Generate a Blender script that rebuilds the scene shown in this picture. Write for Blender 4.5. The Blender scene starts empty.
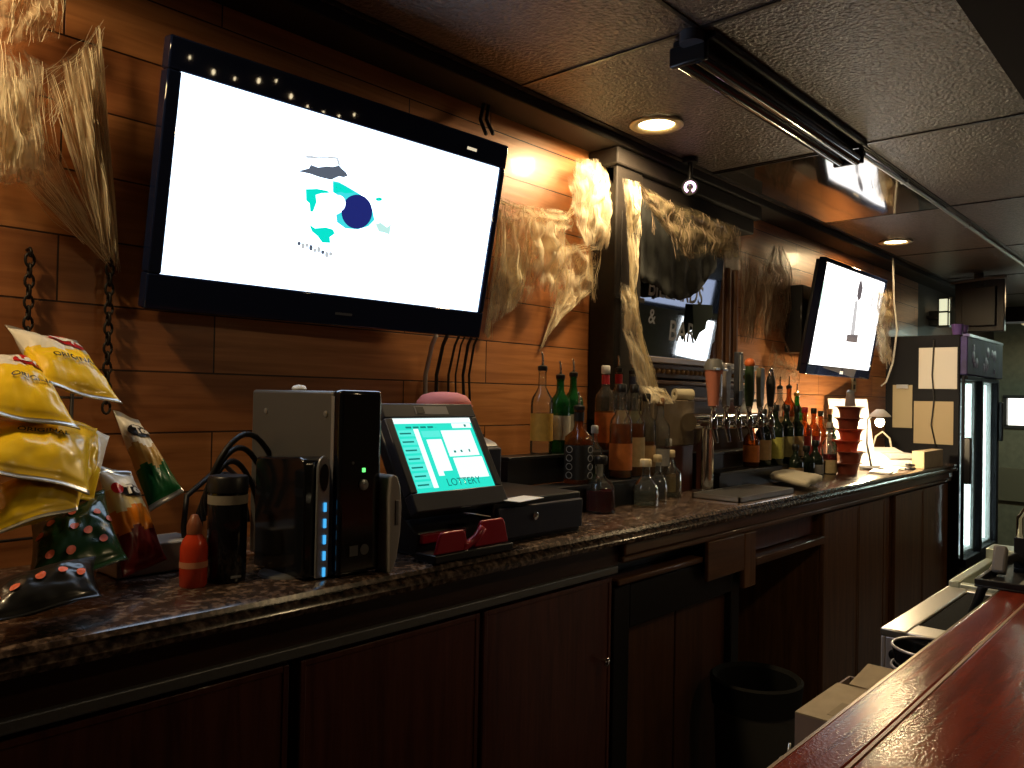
import bpy, bmesh, math, random
from mathutils import Vector, Matrix, noise
PI = math.pi
random.seed(7)
SC = bpy.context.scene
COL = SC.collection
V = Vector

# ------------------------------------------------------------------ camera
ZC = 1.48                      # eye height
FPX = 798.34
YAW, PITCH, ROLL = math.radians(47.843), math.radians(0.824), math.radians(1.112)
_f = V((math.sin(YAW)*math.cos(PITCH), math.cos(YAW)*math.cos(PITCH), math.sin(PITCH)))
_r0 = V((math.cos(YAW), -math.sin(YAW), 0)); _u0 = _r0.cross(_f)
_r = _r0*math.cos(ROLL) + _u0*math.sin(ROLL)
_u = -_r0*math.sin(ROLL) + _u0*math.cos(ROLL)
EYE = V((0, 0, ZC))
cam = bpy.data.objects.new('camera', bpy.data.cameras.new('camera'))
COL.objects.link(cam)
cam.data.sensor_width = 36; cam.data.lens = 36*FPX/1024; cam.data.clip_start = .02; cam.data.clip_end = 60
M4 = Matrix((( _r.x, _u.x, -_f.x, 0), (_r.y, _u.y, -_f.y, 0), (_r.z, _u.z, -_f.z, ZC), (0, 0, 0, 1)))
cam.matrix_world = M4
SC.camera = cam

def ray(x, y): return _f*FPX + _r*(x-512) - _u*(y-384)
def on_y(x, y, Y): d = ray(x, y); return EYE + d*(Y/d.y)
def on_z(x, y, Z): d = ray(x, y); return EYE + d*((Z-ZC)/d.z)
def on_x(x, y, X): d = ray(x, y); return EYE + d*(X/d.x)

# ------------------------------------------------------------------ materials
MATS = {}
def mat(name, col=(.5, .5, .5), rough=.5, metal=0., emit=None, es=0., trans=0., ior=1.45, spec=.5, coat=0., bump=0., bscale=60., var=0., vscale=20., alpha=1.):
    if name in MATS: return MATS[name]
    m = bpy.data.materials.new(name); m.use_nodes = True
    nt = m.node_tree; b = nt.nodes['Principled BSDF']
    b.inputs['Base Color'].default_value = (*col, 1)
    b.inputs['Roughness'].default_value = rough; b.inputs['Metallic'].default_value = metal
    b.inputs['IOR'].default_value = ior; b.inputs['Specular IOR Level'].default_value = spec
    b.inputs['Transmission Weight'].default_value = trans; b.inputs['Coat Weight'].default_value = coat
    b.inputs['Coat Roughness'].default_value = .08; b.inputs['Alpha'].default_value = alpha
    if emit: b.inputs['Emission Color'].default_value = (*emit, 1); b.inputs['Emission Strength'].default_value = es
    if bump or var:
        tc = nt.nodes.new('ShaderNodeTexCoord')
    if bump:
        n = nt.nodes.new('ShaderNodeTexNoise'); n.inputs['Scale'].default_value = bscale; n.inputs['Detail'].default_value = 4
        bp = nt.nodes.new('ShaderNodeBump'); bp.inputs['Strength'].default_value = bump; bp.inputs['Distance'].default_value = .01
        nt.links.new(tc.outputs['Object'], n.inputs['Vector']); nt.links.new(n.outputs['Fac'], bp.inputs['Height']); nt.links.new(bp.outputs['Normal'], b.inputs['Normal'])
    if var:
        n2 = nt.nodes.new('ShaderNodeTexNoise'); n2.inputs['Scale'].default_value = vscale; n2.inputs['Detail'].default_value = 5
        r = nt.nodes.new('ShaderNodeValToRGB')
        r.color_ramp.elements[0].position = .3; r.color_ramp.elements[1].position = .7
        r.color_ramp.elements[0].color = (*[c*(1-var) for c in col], 1); r.color_ramp.elements[1].color = (*[min(1, c*(1+var)) for c in col], 1)
        nt.links.new(tc.outputs['Object'], n2.inputs['Vector']); nt.links.new(n2.outputs['Fac'], r.inputs['Fac']); nt.links.new(r.outputs['Color'], b.inputs['Base Color'])
    MATS[name] = m
    return m

def wood(name, dark, light, rough=.35, axis='X', scale=1., coat=0., bump=.15, sparkle=0.):
    """grain stretched along one axis"""
    if name in MATS: return MATS[name]
    m = mat(name, light, rough, coat=coat); nt = m.node_tree; b = nt.nodes['Principled BSDF']
    tc = nt.nodes.new('ShaderNodeTexCoord'); mp = nt.nodes.new('ShaderNodeMapping')
    s = {'X': (1.2, 16, 16), 'Y': (16, 1.2, 16), 'Z': (16, 16, 1.2)}[axis]
    mp.inputs['Scale'].default_value = [k*scale for k in s]
    n = nt.nodes.new('ShaderNodeTexNoise'); n.inputs['Scale'].default_value = 2.2; n.inputs['Detail'].default_value = 7; n.inputs['Roughness'].default_value = .62; n.inputs['Distortion'].default_value = .6
    r = nt.nodes.new('ShaderNodeValToRGB'); r.color_ramp.elements[0].position = .3; r.color_ramp.elements[1].position = .72
    r.color_ramp.elements[0].color = (*dark, 1); r.color_ramp.elements[1].color = (*light, 1)
    bp = nt.nodes.new('ShaderNodeBump'); bp.inputs['Strength'].default_value = bump; bp.inputs['Distance'].default_value = .004
    L = nt.links.new
    L(tc.outputs['Object'], mp.inputs['Vector']); L(mp.outputs['Vector'], n.inputs['Vector']); L(n.outputs['Fac'], r.inputs['Fac'])
    L(r.outputs['Color'], b.inputs['Base Color']); L(n.outputs['Fac'], bp.inputs['Height']); L(bp.outputs['Normal'], b.inputs['Normal'])
    if sparkle:
        n3 = nt.nodes.new('ShaderNodeTexNoise'); n3.inputs['Scale'].default_value = 230; n3.inputs['Detail'].default_value = 3; L(tc.outputs['Object'], n3.inputs['Vector'])
        b3 = nt.nodes.new('ShaderNodeBump'); b3.inputs['Strength'].default_value = sparkle; b3.inputs['Distance'].default_value = .002; L(n3.outputs['Fac'], b3.inputs['Height']); L(bp.outputs['Normal'], b3.inputs['Normal'])
        L(b3.outputs['Normal'], b.inputs['Normal']); L(b3.outputs['Normal'], b.inputs['Coat Normal'])
    return m

def pine_boards():
    m = mat('pine_boards', (.5, .22, .07), .42, coat=.06); nt = m.node_tree; b = nt.nodes['Principled BSDF']; L = nt.links.new
    tc = nt.nodes.new('ShaderNodeTexCoord'); sp = nt.nodes.new('ShaderNodeSeparateXYZ'); cb = nt.nodes.new('ShaderNodeCombineXYZ')
    L(tc.outputs['Object'], sp.inputs[0]); L(sp.outputs['X'], cb.inputs['X']); L(sp.outputs['Z'], cb.inputs['Y'])
    br = nt.nodes.new('ShaderNodeTexBrick'); L(cb.outputs[0], br.inputs['Vector'])
    br.inputs['Scale'].default_value = 1; br.inputs['Brick Width'].default_value = .93; br.inputs['Row Height'].default_value = .138
    br.inputs['Mortar Size'].default_value = .0022; br.inputs['Mortar Smooth'].default_value = .3
    br.inputs['Color1'].default_value = (.40, .150, .052, 1); br.inputs['Color2'].default_value = (.58, .25, .085, 1); br.inputs['Mortar'].default_value = (.05, .018, .006, 1)
    br.offset = .37; br.offset_frequency = 2
    mp = nt.nodes.new('ShaderNodeMapping'); mp.inputs['Scale'].default_value = (1.5, 1, 26)
    L(tc.outputs['Object'], mp.inputs['Vector'])
    n = nt.nodes.new('ShaderNodeTexNoise'); n.inputs['Scale'].default_value = 2; n.inputs['Detail'].default_value = 6; n.inputs['Distortion'].default_value = .8
    L(mp.outputs[0], n.inputs['Vector'])
    r = nt.nodes.new('ShaderNodeValToRGB'); r.color_ramp.elements[0].position = .3; r.color_ramp.elements[1].position = .7
    r.color_ramp.elements[0].color = (.62, .55, .5, 1); r.color_ramp.elements[1].color = (1, 1, 1, 1)
    L(n.outputs['Fac'], r.inputs['Fac'])
    mx = nt.nodes.new('ShaderNodeMix'); mx.data_type = 'RGBA'; mx.blend_type = 'MULTIPLY'; mx.inputs['Factor'].default_value = 1
    L(br.outputs['Color'], mx.inputs['A']); L(r.outputs['Color'], mx.inputs['B'])
    vo = nt.nodes.new('ShaderNodeTexVoronoi'); vo.inputs['Scale'].default_value = 3.1; L(cb.outputs[0], vo.inputs['Vector'])
    kr = nt.nodes.new('ShaderNodeValToRGB'); kr.color_ramp.elements[0].position = .03; kr.color_ramp.elements[1].position = .075
    kr.color_ramp.elements[0].color = (.25, .16, .12, 1); kr.color_ramp.elements[1].color = (1, 1, 1, 1); L(vo.outputs['Distance'], kr.inputs['Fac'])
    m2 = nt.nodes.new('ShaderNodeMix'); m2.data_type = 'RGBA'; m2.blend_type = 'MULTIPLY'; m2.inputs['Factor'].default_value = 1
    L(mx.outputs['Result'], m2.inputs['A']); L(kr.outputs['Color'], m2.inputs['B']); L(m2.outputs['Result'], b.inputs['Base Color'])
    iv = nt.nodes.new('ShaderNodeMath'); iv.operation = 'SUBTRACT'; iv.inputs[0].default_value = 1; L(br.outputs['Fac'], iv.inputs[1])
    bp = nt.nodes.new('ShaderNodeBump'); bp.inputs['Strength'].default_value = .8; bp.inputs['Distance'].default_value = .006; L(iv.outputs[0], bp.inputs['Height'])
    b2 = nt.nodes.new('ShaderNodeBump'); b2.inputs['Strength'].default_value = .12; b2.inputs['Distance'].default_value = .004
    L(n.outputs['Fac'], b2.inputs['Height']); L(bp.outputs['Normal'], b2.inputs['Normal']); L(b2.outputs['Normal'], b.inputs['Normal'])
    return m

def web_mat(name, thr, col=(.78, .66, .42)):
    m = bpy.data.materials.new(name); m.use_nodes = True; nt = m.node_tree; L = nt.links.new
    nt.nodes.remove(nt.nodes['Principled BSDF']); out = nt.nodes['Material Output']
    df = nt.nodes.new('ShaderNodeBsdfDiffuse'); df.inputs['Color'].default_value = (*col, 1)
    tl = nt.nodes.new('ShaderNodeBsdfTranslucent'); tl.inputs['Color'].default_value = (*col, 1)
    a = nt.nodes.new('ShaderNodeMixShader'); a.inputs[0].default_value = .45; L(df.outputs[0], a.inputs[1]); L(tl.outputs[0], a.inputs[2])
    tp = nt.nodes.new('ShaderNodeBsdfTransparent'); mx = nt.nodes.new('ShaderNodeMixShader')
    uv = nt.nodes.new('ShaderNodeTexCoord'); mp = nt.nodes.new('ShaderNodeMapping'); mp.inputs['Scale'].default_value = (16, 2.4, 1)
    L(uv.outputs['UV'], mp.inputs['Vector'])
    n = nt.nodes.new('ShaderNodeTexNoise'); n.inputs['Scale'].default_value = 1; n.inputs['Detail'].default_value = 6; n.inputs['Roughness'].default_value = .65; n.inputs['Distortion'].default_value = .9
    L(mp.outputs[0], n.inputs['Vector'])
    n2 = nt.nodes.new('ShaderNodeTexNoise'); n2.inputs['Scale'].default_value = 4; n2.inputs['Detail'].default_value = 3; L(uv.outputs['UV'], n2.inputs['Vector'])
    ad = nt.nodes.new('ShaderNodeMath'); ad.operation = 'ADD'; L(n.outputs['Fac'], ad.inputs[0]); L(n2.outputs['Fac'], ad.inputs[1])
    at = nt.nodes.new('ShaderNodeAttribute'); at.attribute_name = 'edge'
    sb = nt.nodes.new('ShaderNodeMath'); sb.operation = 'SUBTRACT'; L(ad.outputs[0], sb.inputs[0]); L(at.outputs['Fac'], sb.inputs[1])
    r = nt.nodes.new('ShaderNodeMapRange'); r.inputs['From Min'].default_value = thr-.22; r.inputs['From Max'].default_value = thr+.40; L(sb.outputs[0], r.inputs['Value'])
    r.inputs['To Max'].default_value = .95
    vo = nt.nodes.new('ShaderNodeTexVoronoi'); vo.feature = 'DISTANCE_TO_EDGE'; vo.inputs['Scale'].default_value = 1
    m2 = nt.nodes.new('ShaderNodeMapping'); m2.inputs['Scale'].default_value = (7, 3.4, 1); L(uv.outputs['UV'], m2.inputs['Vector'])
    nv = nt.nodes.new('ShaderNodeTexNoise'); nv.inputs['Scale'].default_value = 9; nv.inputs['Detail'].default_value = 3; L(uv.outputs['UV'], nv.inputs['Vector'])
    vs = nt.nodes.new('ShaderNodeVectorMath'); vs.operation = 'MULTIPLY_ADD'; vs.inputs[1].default_value = (1.6, 1.6, 0); L(nv.outputs['Color'], vs.inputs[0]); L(m2.outputs[0], vs.inputs[2])
    L(vs.outputs[0], vo.inputs['Vector'])
    r2 = nt.nodes.new('ShaderNodeMapRange'); r2.inputs['From Min'].default_value = .0; r2.inputs['From Max'].default_value = .14; r2.inputs['To Min'].default_value = .75; r2.inputs['To Max'].default_value = 0; L(vo.outputs['Distance'], r2.inputs['Value'])
    ef = nt.nodes.new('ShaderNodeMapRange'); ef.inputs['From Min'].default_value = .05; ef.inputs['From Max'].default_value = .40; ef.inputs['To Min'].default_value = 1; ef.inputs['To Max'].default_value = .15; L(at.outputs['Fac'], ef.inputs['Value'])
    em_ = nt.nodes.new('ShaderNodeMath'); em_.operation = 'MULTIPLY'; L(r2.outputs[0], em_.inputs[0]); L(ef.outputs[0], em_.inputs[1])
    mxm = nt.nodes.new('ShaderNodeMath'); mxm.operation = 'MAXIMUM'; L(r.outputs[0], mxm.inputs[0]); L(em_.outputs[0], mxm.inputs[1])
    L(mxm.outputs[0], mx.inputs[0]); L(tp.outputs[0], mx.inputs[1]); L(a.outputs[0], mx.inputs[2]); L(mx.outputs[0], out.inputs['Surface'])
    MATS[name] = m
    return m

# ------------------------------------------------------------------ mesh builder
class MB:
    def __init__(s): s.b = bmesh.new(); s.i = 0
    def _new(s, fs):
        for f in fs: f.material_index = s.i
    def box(s, c, d, R=None):
        c = V(c); hx, hy, hz = d[0]/2, d[1]/2, d[2]/2
        vs = []
        for z in (-hz, hz):
            for y in (-hy, hy):
                for x in (-hx, hx):
                    p = V((x, y, z)); p = R @ p if R else p
                    vs.append(s.b.verts.new(c+p))
        fs = [s.b.faces.new([vs[k] for k in q]) for q in ((0, 2, 3, 1), (4, 5, 7, 6), (0, 1, 5, 4), (1, 3, 7, 5), (3, 2, 6, 7), (2, 0, 4, 6))]
        s._new(fs); return s
    def box2(s, a, b): return s.box([(a[k]+b[k])/2 for k in range(3)], [abs(b[k]-a[k]) for k in range(3)])
    def lathe(s, prof, c=(0, 0, 0), n=20, axis=None, close=True):
        c = V(c); Q = axis.to_track_quat('Z', 'Y').to_matrix() if axis else None
        rings = []
        for r, z in prof:
            row = []
            for k in range(n):
                a = 2*PI*k/n; p = V((r*math.cos(a), r*math.sin(a), z)); p = Q @ p if Q else p
                row.append(s.b.verts.new(c+p))
            rings.append(row)
        fs = []
        for A, B in zip(rings, rings[1:]):
            for k in range(n): fs.append(s.b.faces.new((A[k], A[(k+1) % n], B[(k+1) % n], B[k])))
        if close:
            fs.append(s.b.faces.new(rings[0][::-1])); fs.append(s.b.faces.new(rings[-1]))
        s._new(fs); return s
    def cyl(s, a, b, r, n=14, r2=None):
        a = V(a); b = V(b); return s.lathe([(r, 0), (r2 if r2 is not None else r, (b-a).length)], a, n, axis=(b-a).normalized())
    def tube(s, pts, r, n=8):
        pts = [V(p) for p in pts]; rings = []; rr = r if isinstance(r, (list, tuple)) else [r]*len(pts)
        t0 = (pts[1]-pts[0]).normalized(); up = V((0, 0, 1)) if abs(t0.z) < .9 else V((1, 0, 0))
        for i, p in enumerate(pts):
            t = (pts[min(i+1, len(pts)-1)]-pts[max(i-1, 0)])
            t = t.normalized() if t.length > 1e-9 else t0
            sd = t.cross(up)
            if sd.length < 1e-4: sd = t.cross(V((1, .3, .2)))
            sd.normalize(); u2 = sd.cross(t); up = u2
            rings.append([s.b.verts.new(p+(sd*math.cos(2*PI*k/n)+u2*math.sin(2*PI*k/n))*rr[i]) for k in range(n)])
        fs = []
        for A, B in zip(rings, rings[1:]):
            for k in range(n): fs.append(s.b.faces.new((A[k], A[(k+1) % n], B[(k+1) % n], B[k])))
        if n > 3: fs.append(s.b.faces.new(rings[0][::-1])); fs.append(s.b.faces.new(rings[-1]))
        s._new(fs); return s
    def prism(s, poly, vec):
        vec = V(vec); A = [s.b.verts.new(V(p)) for p in poly]; B = [s.b.verts.new(V(p)+vec) for p in poly]; n = len(A)
        fs = [s.b.faces.new(A[::-1]), s.b.faces.new(B)] + [s.b.faces.new((A[k], A[(k+1) % n], B[(k+1) % n], B[k])) for k in range(n)]
        s._new(fs); return s
    def sphere(s, c, r, n=16, sc=(1, 1, 1)):
        ret = bmesh.ops.create_uvsphere(s.b, u_segments=n, v_segments=max(6, n//2), radius=r, matrix=Matrix.Translation(V(c)) @ Matrix.Diagonal((*sc, 1)))
        s._new({f for v in ret['verts'] for f in v.link_faces}); return s
    def poly(s, pts): s._new([s.b.faces.new([s.b.verts.new(V(p)) for p in pts])]); return s

def build(mb, name, mats, parent=None, smooth=None, bevel=0, seg=2, T=None):
    me = bpy.data.meshes.new(name)
    bmesh.ops.recalc_face_normals(mb.b, faces=mb.b.faces[:])
    if T: bmesh.ops.transform(mb.b, matrix=T, verts=mb.b.verts[:])
    mb.b.to_mesh(me); mb.b.free()
    for m in (mats if isinstance(mats, (list, tuple)) else [mats]): me.materials.append(m)
    o = bpy.data.objects.new(name, me); COL.objects.link(o)
    if smooth:
        for p in me.polygons: p.use_smooth = True
        if smooth != 'full': me.set_sharp_from_angle(angle=math.radians(smooth))
    if bevel:
        md = o.modifiers.new('bevel', 'BEVEL'); md.width = bevel; md.segments = seg; md.limit_method = 'ANGLE'; md.angle_limit = math.radians(40)
        for p in me.polygons: p.use_smooth = True
        me.set_sharp_from_angle(angle=math.radians(35))
    if parent is not None:
        o.parent = parent; o.matrix_parent_inverse = parent.matrix_basis.inverted()
    return o

def tag(o, label, cat, group=None, kind=None):
    o['label'] = label; o['category'] = cat
    if group: o['group'] = group
    if kind: o['kind'] = kind
    return o
def thing(name, label, cat, loc=(0, 0, 0), rz=0, group=None):
    o = bpy.data.objects.new(name, None); COL.objects.link(o); o.empty_display_size = .05
    o.location = V(loc); o.rotation_euler = (0, 0, rz)
    return tag(o, label, cat, group)
def struct(name, mb, m, **k):
    o = build(mb, name, m, **k); o['kind'] = 'structure'; return o
def part(mb, name, m, t, **k):
    """a part given in the thing's own coordinates"""
    o = build(mb, name, m, None, **k); o.parent = t; return o

def text_mesh(body, size=1., name='lettering', bold=0.):
    cu = bpy.data.curves.new('t', 'FONT'); cu.body = body; cu.size = size; cu.align_x = 'CENTER'; cu.align_y = 'CENTER'; cu.offset = bold; cu.resolution_u = 3
    ob = bpy.data.objects.new('t', cu); COL.objects.link(ob)
    dg = bpy.context.evaluated_depsgraph_get(); me = bpy.data.meshes.new_from_object(ob.evaluated_get(dg))
    bpy.data.objects.remove(ob); bpy.data.curves.remove(cu); me.name = name; me.materials.clear()
    return me
def text_on(body, size, m, parent, fn, name='lettering', bold=0.):
    """letters laid on a surface: fn(x, y) gives the surface point"""
    me = text_mesh(body, size, name, bold)
    for v in me.vertices: v.co = fn(v.co.x, v.co.y)
    me.materials.append(m); o = bpy.data.objects.new(name, me); COL.objects.link(o); o.parent = parent
    if parent is not None: o.matrix_parent_inverse = parent.matrix_basis.inverted()
    return o

# palette
BLACK = mat('black_plastic', (.012, .012, .015), .38)
BLACKG = mat('black_gloss', (.008, .009, .012), .12, coat=.4)
BLACKM = mat('black_metal', (.012, .012, .013), .3, metal=.3)
NAVY = mat('navy_plastic', (.016, .018, .04), .45)
TVB = mat('tv_bezel', (.008, .013, .040), .02)  # navy tone puts the screen's blue flare haze into the bezel colour
GREY = mat('grey_metal_panel', (.12, .12, .12), .45, metal=.3)
LGREY = mat('light_grey_plastic', (.42, .41, .40), .45)
SILV = mat('silver_plastic', (.4, .42, .45), .3, metal=.6)
CHROME = mat('chrome', (.8, .8, .8), .09, metal=1)
STEEL = mat('brushed_steel', (.55, .53, .5), .32, metal=.9, bump=.05, bscale=200)
WHITE = mat('white_plastic', (.75, .74, .70), .45)
PAPER = mat('paper', (.8, .76, .66), .8)
PAPERW = mat('paper_white', (.85, .84, .8), .8)
RED = mat('red_plastic', (.38, .012, .03), .3)
PINK = mat('pink_cloth', (.6, .2, .2), .8)
CARD = mat('cardboard', (.40, .31, .19), .85, var=.12)
CREAM = mat('cotton', (.85, .74, .5), .95, bump=.5, bscale=150)
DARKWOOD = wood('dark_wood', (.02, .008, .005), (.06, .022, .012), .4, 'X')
BEAMW = wood('beam_wood', (.007, .005, .004), (.017, .011, .008), .75, 'X')
CAB = wood('cabinet_mahogany', (.055, .014, .011), (.135, .040, .026), .38, 'Z', coat=.2)
CABB = wood('cabinet_brown', (.10, .042, .018), (.24, .11, .045), .38, 'Z', coat=.2)
CABX = wood('cabinet_rail_wood', (.07, .030, .014), (.17, .075, .032), .35, 'X', coat=.3)
HUTCH = wood('hutch_wood', (.07, .03, .015), (.2, .09, .04), .45, 'Z')
HUTCHX = wood('hutch_rail_wood', (.035, .018, .012), (.10, .05, .028), .4, 'X')
BARTOP = wood('bar_top_mahogany', (.12, .015, .008), (.27, .040, .017), .14, 'X', coat=.12, bump=.03, sparkle=.18)
BARTOP.node_tree.nodes['Principled BSDF'].inputs['Specular IOR Level'].default_value = .3
CHAINM = mat('dark_chain', (.02, .016, .014), .5, metal=.5)
CABLE = mat('black_cable', (.012, .012, .013), .5)
CABLEG = mat('grey_cable', (.45, .43, .40), .5)
def thin_glass(name, tint, body=None, bf=.0, gl=.06, blend=.18):
    """clear walls: tinted see-through, mirror-like at a glance, a little body colour"""
    m = bpy.data.materials.new(name); m.use_nodes = True; nt = m.node_tree; L = nt.links.new
    nt.nodes.remove(nt.nodes['Principled BSDF']); out = nt.nodes['Material Output']
    tp = nt.nodes.new('ShaderNodeBsdfTransparent'); tp.inputs['Color'].default_value = (*tint, 1)
    gs = nt.nodes.new('ShaderNodeBsdfGlossy'); gs.inputs['Roughness'].default_value = .07
    lw = nt.nodes.new('ShaderNodeLayerWeight'); lw.inputs['Blend'].default_value = blend
    ad = nt.nodes.new('ShaderNodeMath'); ad.operation = 'ADD'; ad.inputs[1].default_value = gl; ad.use_clamp = True; L(lw.outputs['Fresnel'], ad.inputs[0])
    base = tp
    if body:
        df = nt.nodes.new('ShaderNodeBsdfDiffuse'); df.inputs['Color'].default_value = (*body, 1)
        tl = nt.nodes.new('ShaderNodeBsdfTranslucent'); tl.inputs['Color'].default_value = (*body, 1)
        a = nt.nodes.new('ShaderNodeMixShader'); a.inputs[0].default_value = .5; L(df.outputs[0], a.inputs[1]); L(tl.outputs[0], a.inputs[2])
        b = nt.nodes.new('ShaderNodeMixShader'); b.inputs[0].default_value = bf; L(tp.outputs[0], b.inputs[1]); L(a.outputs[0], b.inputs[2]); base = b
    mx = nt.nodes.new('ShaderNodeMixShader'); L(ad.outputs[0], mx.inputs[0]); L(base.outputs[0], mx.inputs[1]); L(gs.outputs[0], mx.inputs[2]); L(mx.outputs[0], out.inputs['Surface'])
    MATS[name] = m; return m
GLASS = thin_glass('clear_glass', (.90, .92, .90), (.6, .62, .6), .05)
GLASSG = thin_glass('green_glass', (.10, .42, .16), (.04, .25, .08), .35)
GLASSB = thin_glass('brown_glass', (.55, .24, .07), (.40, .14, .03), .30)
GLASSD = mat('dark_glass', (.012, .02, .012), .06, coat=.3)
AMBER = thin_glass('amber_liquor', (.85, .42, .10), (.65, .26, .05), .40, .0)
RUBY = thin_glass('ruby_liquor', (.45, .06, .06), (.22, .02, .03), .45, .0)
WATER = thin_glass('clear_liquor', (.85, .88, .80), (.5, .52, .45), .10, .0)

def granite():
    m = mat('counter_granite', (.1, .08, .07), .22, coat=.3); nt = m.node_tree; b = nt.nodes['Principled BSDF']; L = nt.links.new
    tc = nt.nodes.new('ShaderNodeTexCoord'); n = nt.nodes.new('ShaderNodeTexNoise'); n.inputs['Scale'].default_value = 70; n.inputs['Detail'].default_value = 5
    r = nt.nodes.new('ShaderNodeValToRGB'); e = r.color_ramp.elements
    e[0].position = .38; e[0].color = (.025, .017, .014, 1); e[1].position = .68; e[1].color = (.24, .17, .13, 1)
    k = e.new(.52); k.color = (.085, .055, .043, 1)
    L(tc.outputs['Object'], n.inputs['Vector']); L(n.outputs['Fac'], r.inputs['Fac']); L(r.outputs['Color'], b.inputs['Base Color'])
    return m
GRANITE = granite()
CEIL = mat('ceiling_tile', (.098, .069, .056), .29, bump=.8, bscale=85, var=.55, vscale=70)
CEILBAR = mat('ceiling_grid', (.022, .017, .015), .3, metal=.2)

# ------------------------------------------------------------------ room
CT = ZC-.36          # counter top
CE = ZC+.953         # ceiling
WY = 1.80            # back wall plane
BT = ZC-.4355        # front bar top
XF = 9.2             # far wall
struct('wall_back', MB().box2((-2.6, WY, 0), (6.6, WY+.12, CE)), pine_boards())
struct('wall_back_dark', MB().box2((6.6, WY, 0), (XF, WY+.12, CE)), mat('dark_painted_wall', (.035, .026, .022), .6, var=.2))  # end stretch of the back wall in a darker colour
struct('floor', MB().box2((-2.6, -3.1, -.1), (XF, WY+.1, 0)), mat('floor_tile', (.03, .02, .016), .5, var=.3, vscale=6))
struct('ceiling', MB().box2((-2.6, -3.1, CE), (XF+.1, WY+.12, CE+.08)), CEIL)
struct('wall_left', MB().box2((-2.7, -3.1, 0), (-2.6, WY+.12, CE)), mat('left_wall_paint', (.06, .035, .022), .7, var=.2))
struct('wall_front', MB().box2((-2.6, -3.2, 0), (XF, -3.1, CE)), mat('front_wall_paint', (.08, .05, .03), .7, var=.2))
# far wall of the next room with its openings
farm = mat('far_wall_paint', (.20, .19, .13), .7, var=.15)
fw = MB()
wins = [(1.40, 1.69, ZC-.21, ZC+.08), (-1.95, -1.42, ZC-.21, ZC+.33), (-2.66, -1.52, ZC+.42, ZC+.88)]  # last two are unseen, added as bright shapes for the mirror to reflect
fw.box2((XF, -3.1, 0), (XF+.12, WY+.12, ZC-.24)).box2((XF, -3.1, ZC+.885), (XF+.12, WY+.12, CE))
fw.box2((XF, -3.1, ZC-.24), (XF+.12, -2.66, ZC+.885)).box2((XF, -1.40, ZC-.24), (XF+.12, 1.40, ZC+.885)).box2((XF, 1.69, ZC-.24), (XF+.12, WY+.12, ZC+.885))
fw.box2((XF, 1.40, ZC-.24), (XF+.12, 1.69, ZC-.21)).box2((XF, 1.40, ZC+.08), (XF+.12, 1.69, ZC+.885))
fw.box2((XF, -2.66, ZC-.24), (XF+.12, -1.95, ZC+.38)).box2((XF, -1.95, ZC+.335), (XF+.12, -1.40, ZC+.42))
struct('wall_far', fw, farm)
day = [mat('window_daylight', (.9, .9, .9), .5, emit=(1, .97, .88), es=2.4), mat('window_daylight_white', (.9, .9, .9), .5, emit=(.95, 1, 1), es=5.5), mat('transom_daylight', (.9, .9, .9), .5, emit=(.62, .72, 1), es=.75)]
for k, (y0, y1, z0, z1) in enumerate(wins):
    fr = MB()
    for a, b in (((y0-.02, z0-.02), (y1+.02, z0+.012)), ((y0-.02, z1-.012), (y1+.02, z1+.02)), ((y0-.02, z0), (y0+.012, z1)), ((y1-.012, z0), (y1+.02, z1))):
        fr.box2((XF-.02, a[0], a[1]), (XF+.06, b[0], b[1]))
    w = struct('window_%d' % (k+1), fr, mat('far_window_frame', (.05, .045, .04), .5))
    build(MB().box2((XF+.06, y0, z0), (XF+.07, y1, z1)), 'pane', day[k], w)
# wainscot of lighter blocks on the far wall
struct('trim_3', MB().box2((XF-.03, .9, ZC-.95), (XF, WY, ZC-.62)), mat('far_wainscot', (.16, .14, .09), .6), bevel=.005)
# ceiling grid
g = MB()
for x in (-1.83, -.615, .6, 1.818, 3.03, 4.245, 5.50, 6.72, 7.93): g.box2((x-.006, -3, CE-.004), (x+.006, 1.634, CE+.001))
for y in (1.634, 1.024, -.196, -.806): g.box2((-2.6, y-.006, CE-.004), (XF, y+.006, CE+.001))
struct('trim_1', g, CEILBAR)
struct('trim_2', MB().box2((-2.6, 1.655, CE-.035), (XF, WY-.001, CE)), BEAMW, bevel=.004)
struct('beam_front', MB().box2((-2.6, -3, CE-.12), (XF, .43, CE-.001)), mat('soffit_paint', (.014, .010, .010), .85, spec=.15))
# dark opening frame at the end of the bar
struct('beam_far', MB().box2((6.9, .55, CE-.33), (7.1, WY, CE-.22)), mat('far_beam_paint', (.01, .01, .01), .5))

# ------------------------------------------------------------------ recessed lights
LENS = mat('downlight_lens', (1, .9, .7), .5, emit=(1, .78, .40), es=14)
RIM = mat('downlight_rim', (.55, .45, .28), .35, metal=.2)
def downlight(x, y, watts, label, z=CE, es=None, blend=.25, size=176):
    t = thing('recessed_downlight', label, 'ceiling light', (x, y, z), group='recessed downlights')
    part(MB().lathe([(.062, -.001), (.088, -.002), (.094, -.008), (.088, -.012), (.066, -.010), (.062, -.001)], n=32, close=False), 'rim', RIM, t, smooth='full')
    part(MB().lathe([(.001, -.006), (.045, -.0055), (.062, -.003)], n=32, close=False), 'lens', LENS, t, smooth='full')
    l = bpy.data.lights.new('downlight_lamp', 'SPOT'); l.energy = watts; l.color = (1, .72, .38); l.spot_size = math.radians(size); l.spot_blend = blend; l.shadow_soft_size = .05
    lo = bpy.data.objects.new('downlight_lamp', l); COL.objects.link(lo); lo.location = (0, 0, -.03); lo.parent = t
    return t
downlight(2.366, 1.49, 42, 'recessed round downlight above the middle cobweb, nearer of the two lit')
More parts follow.
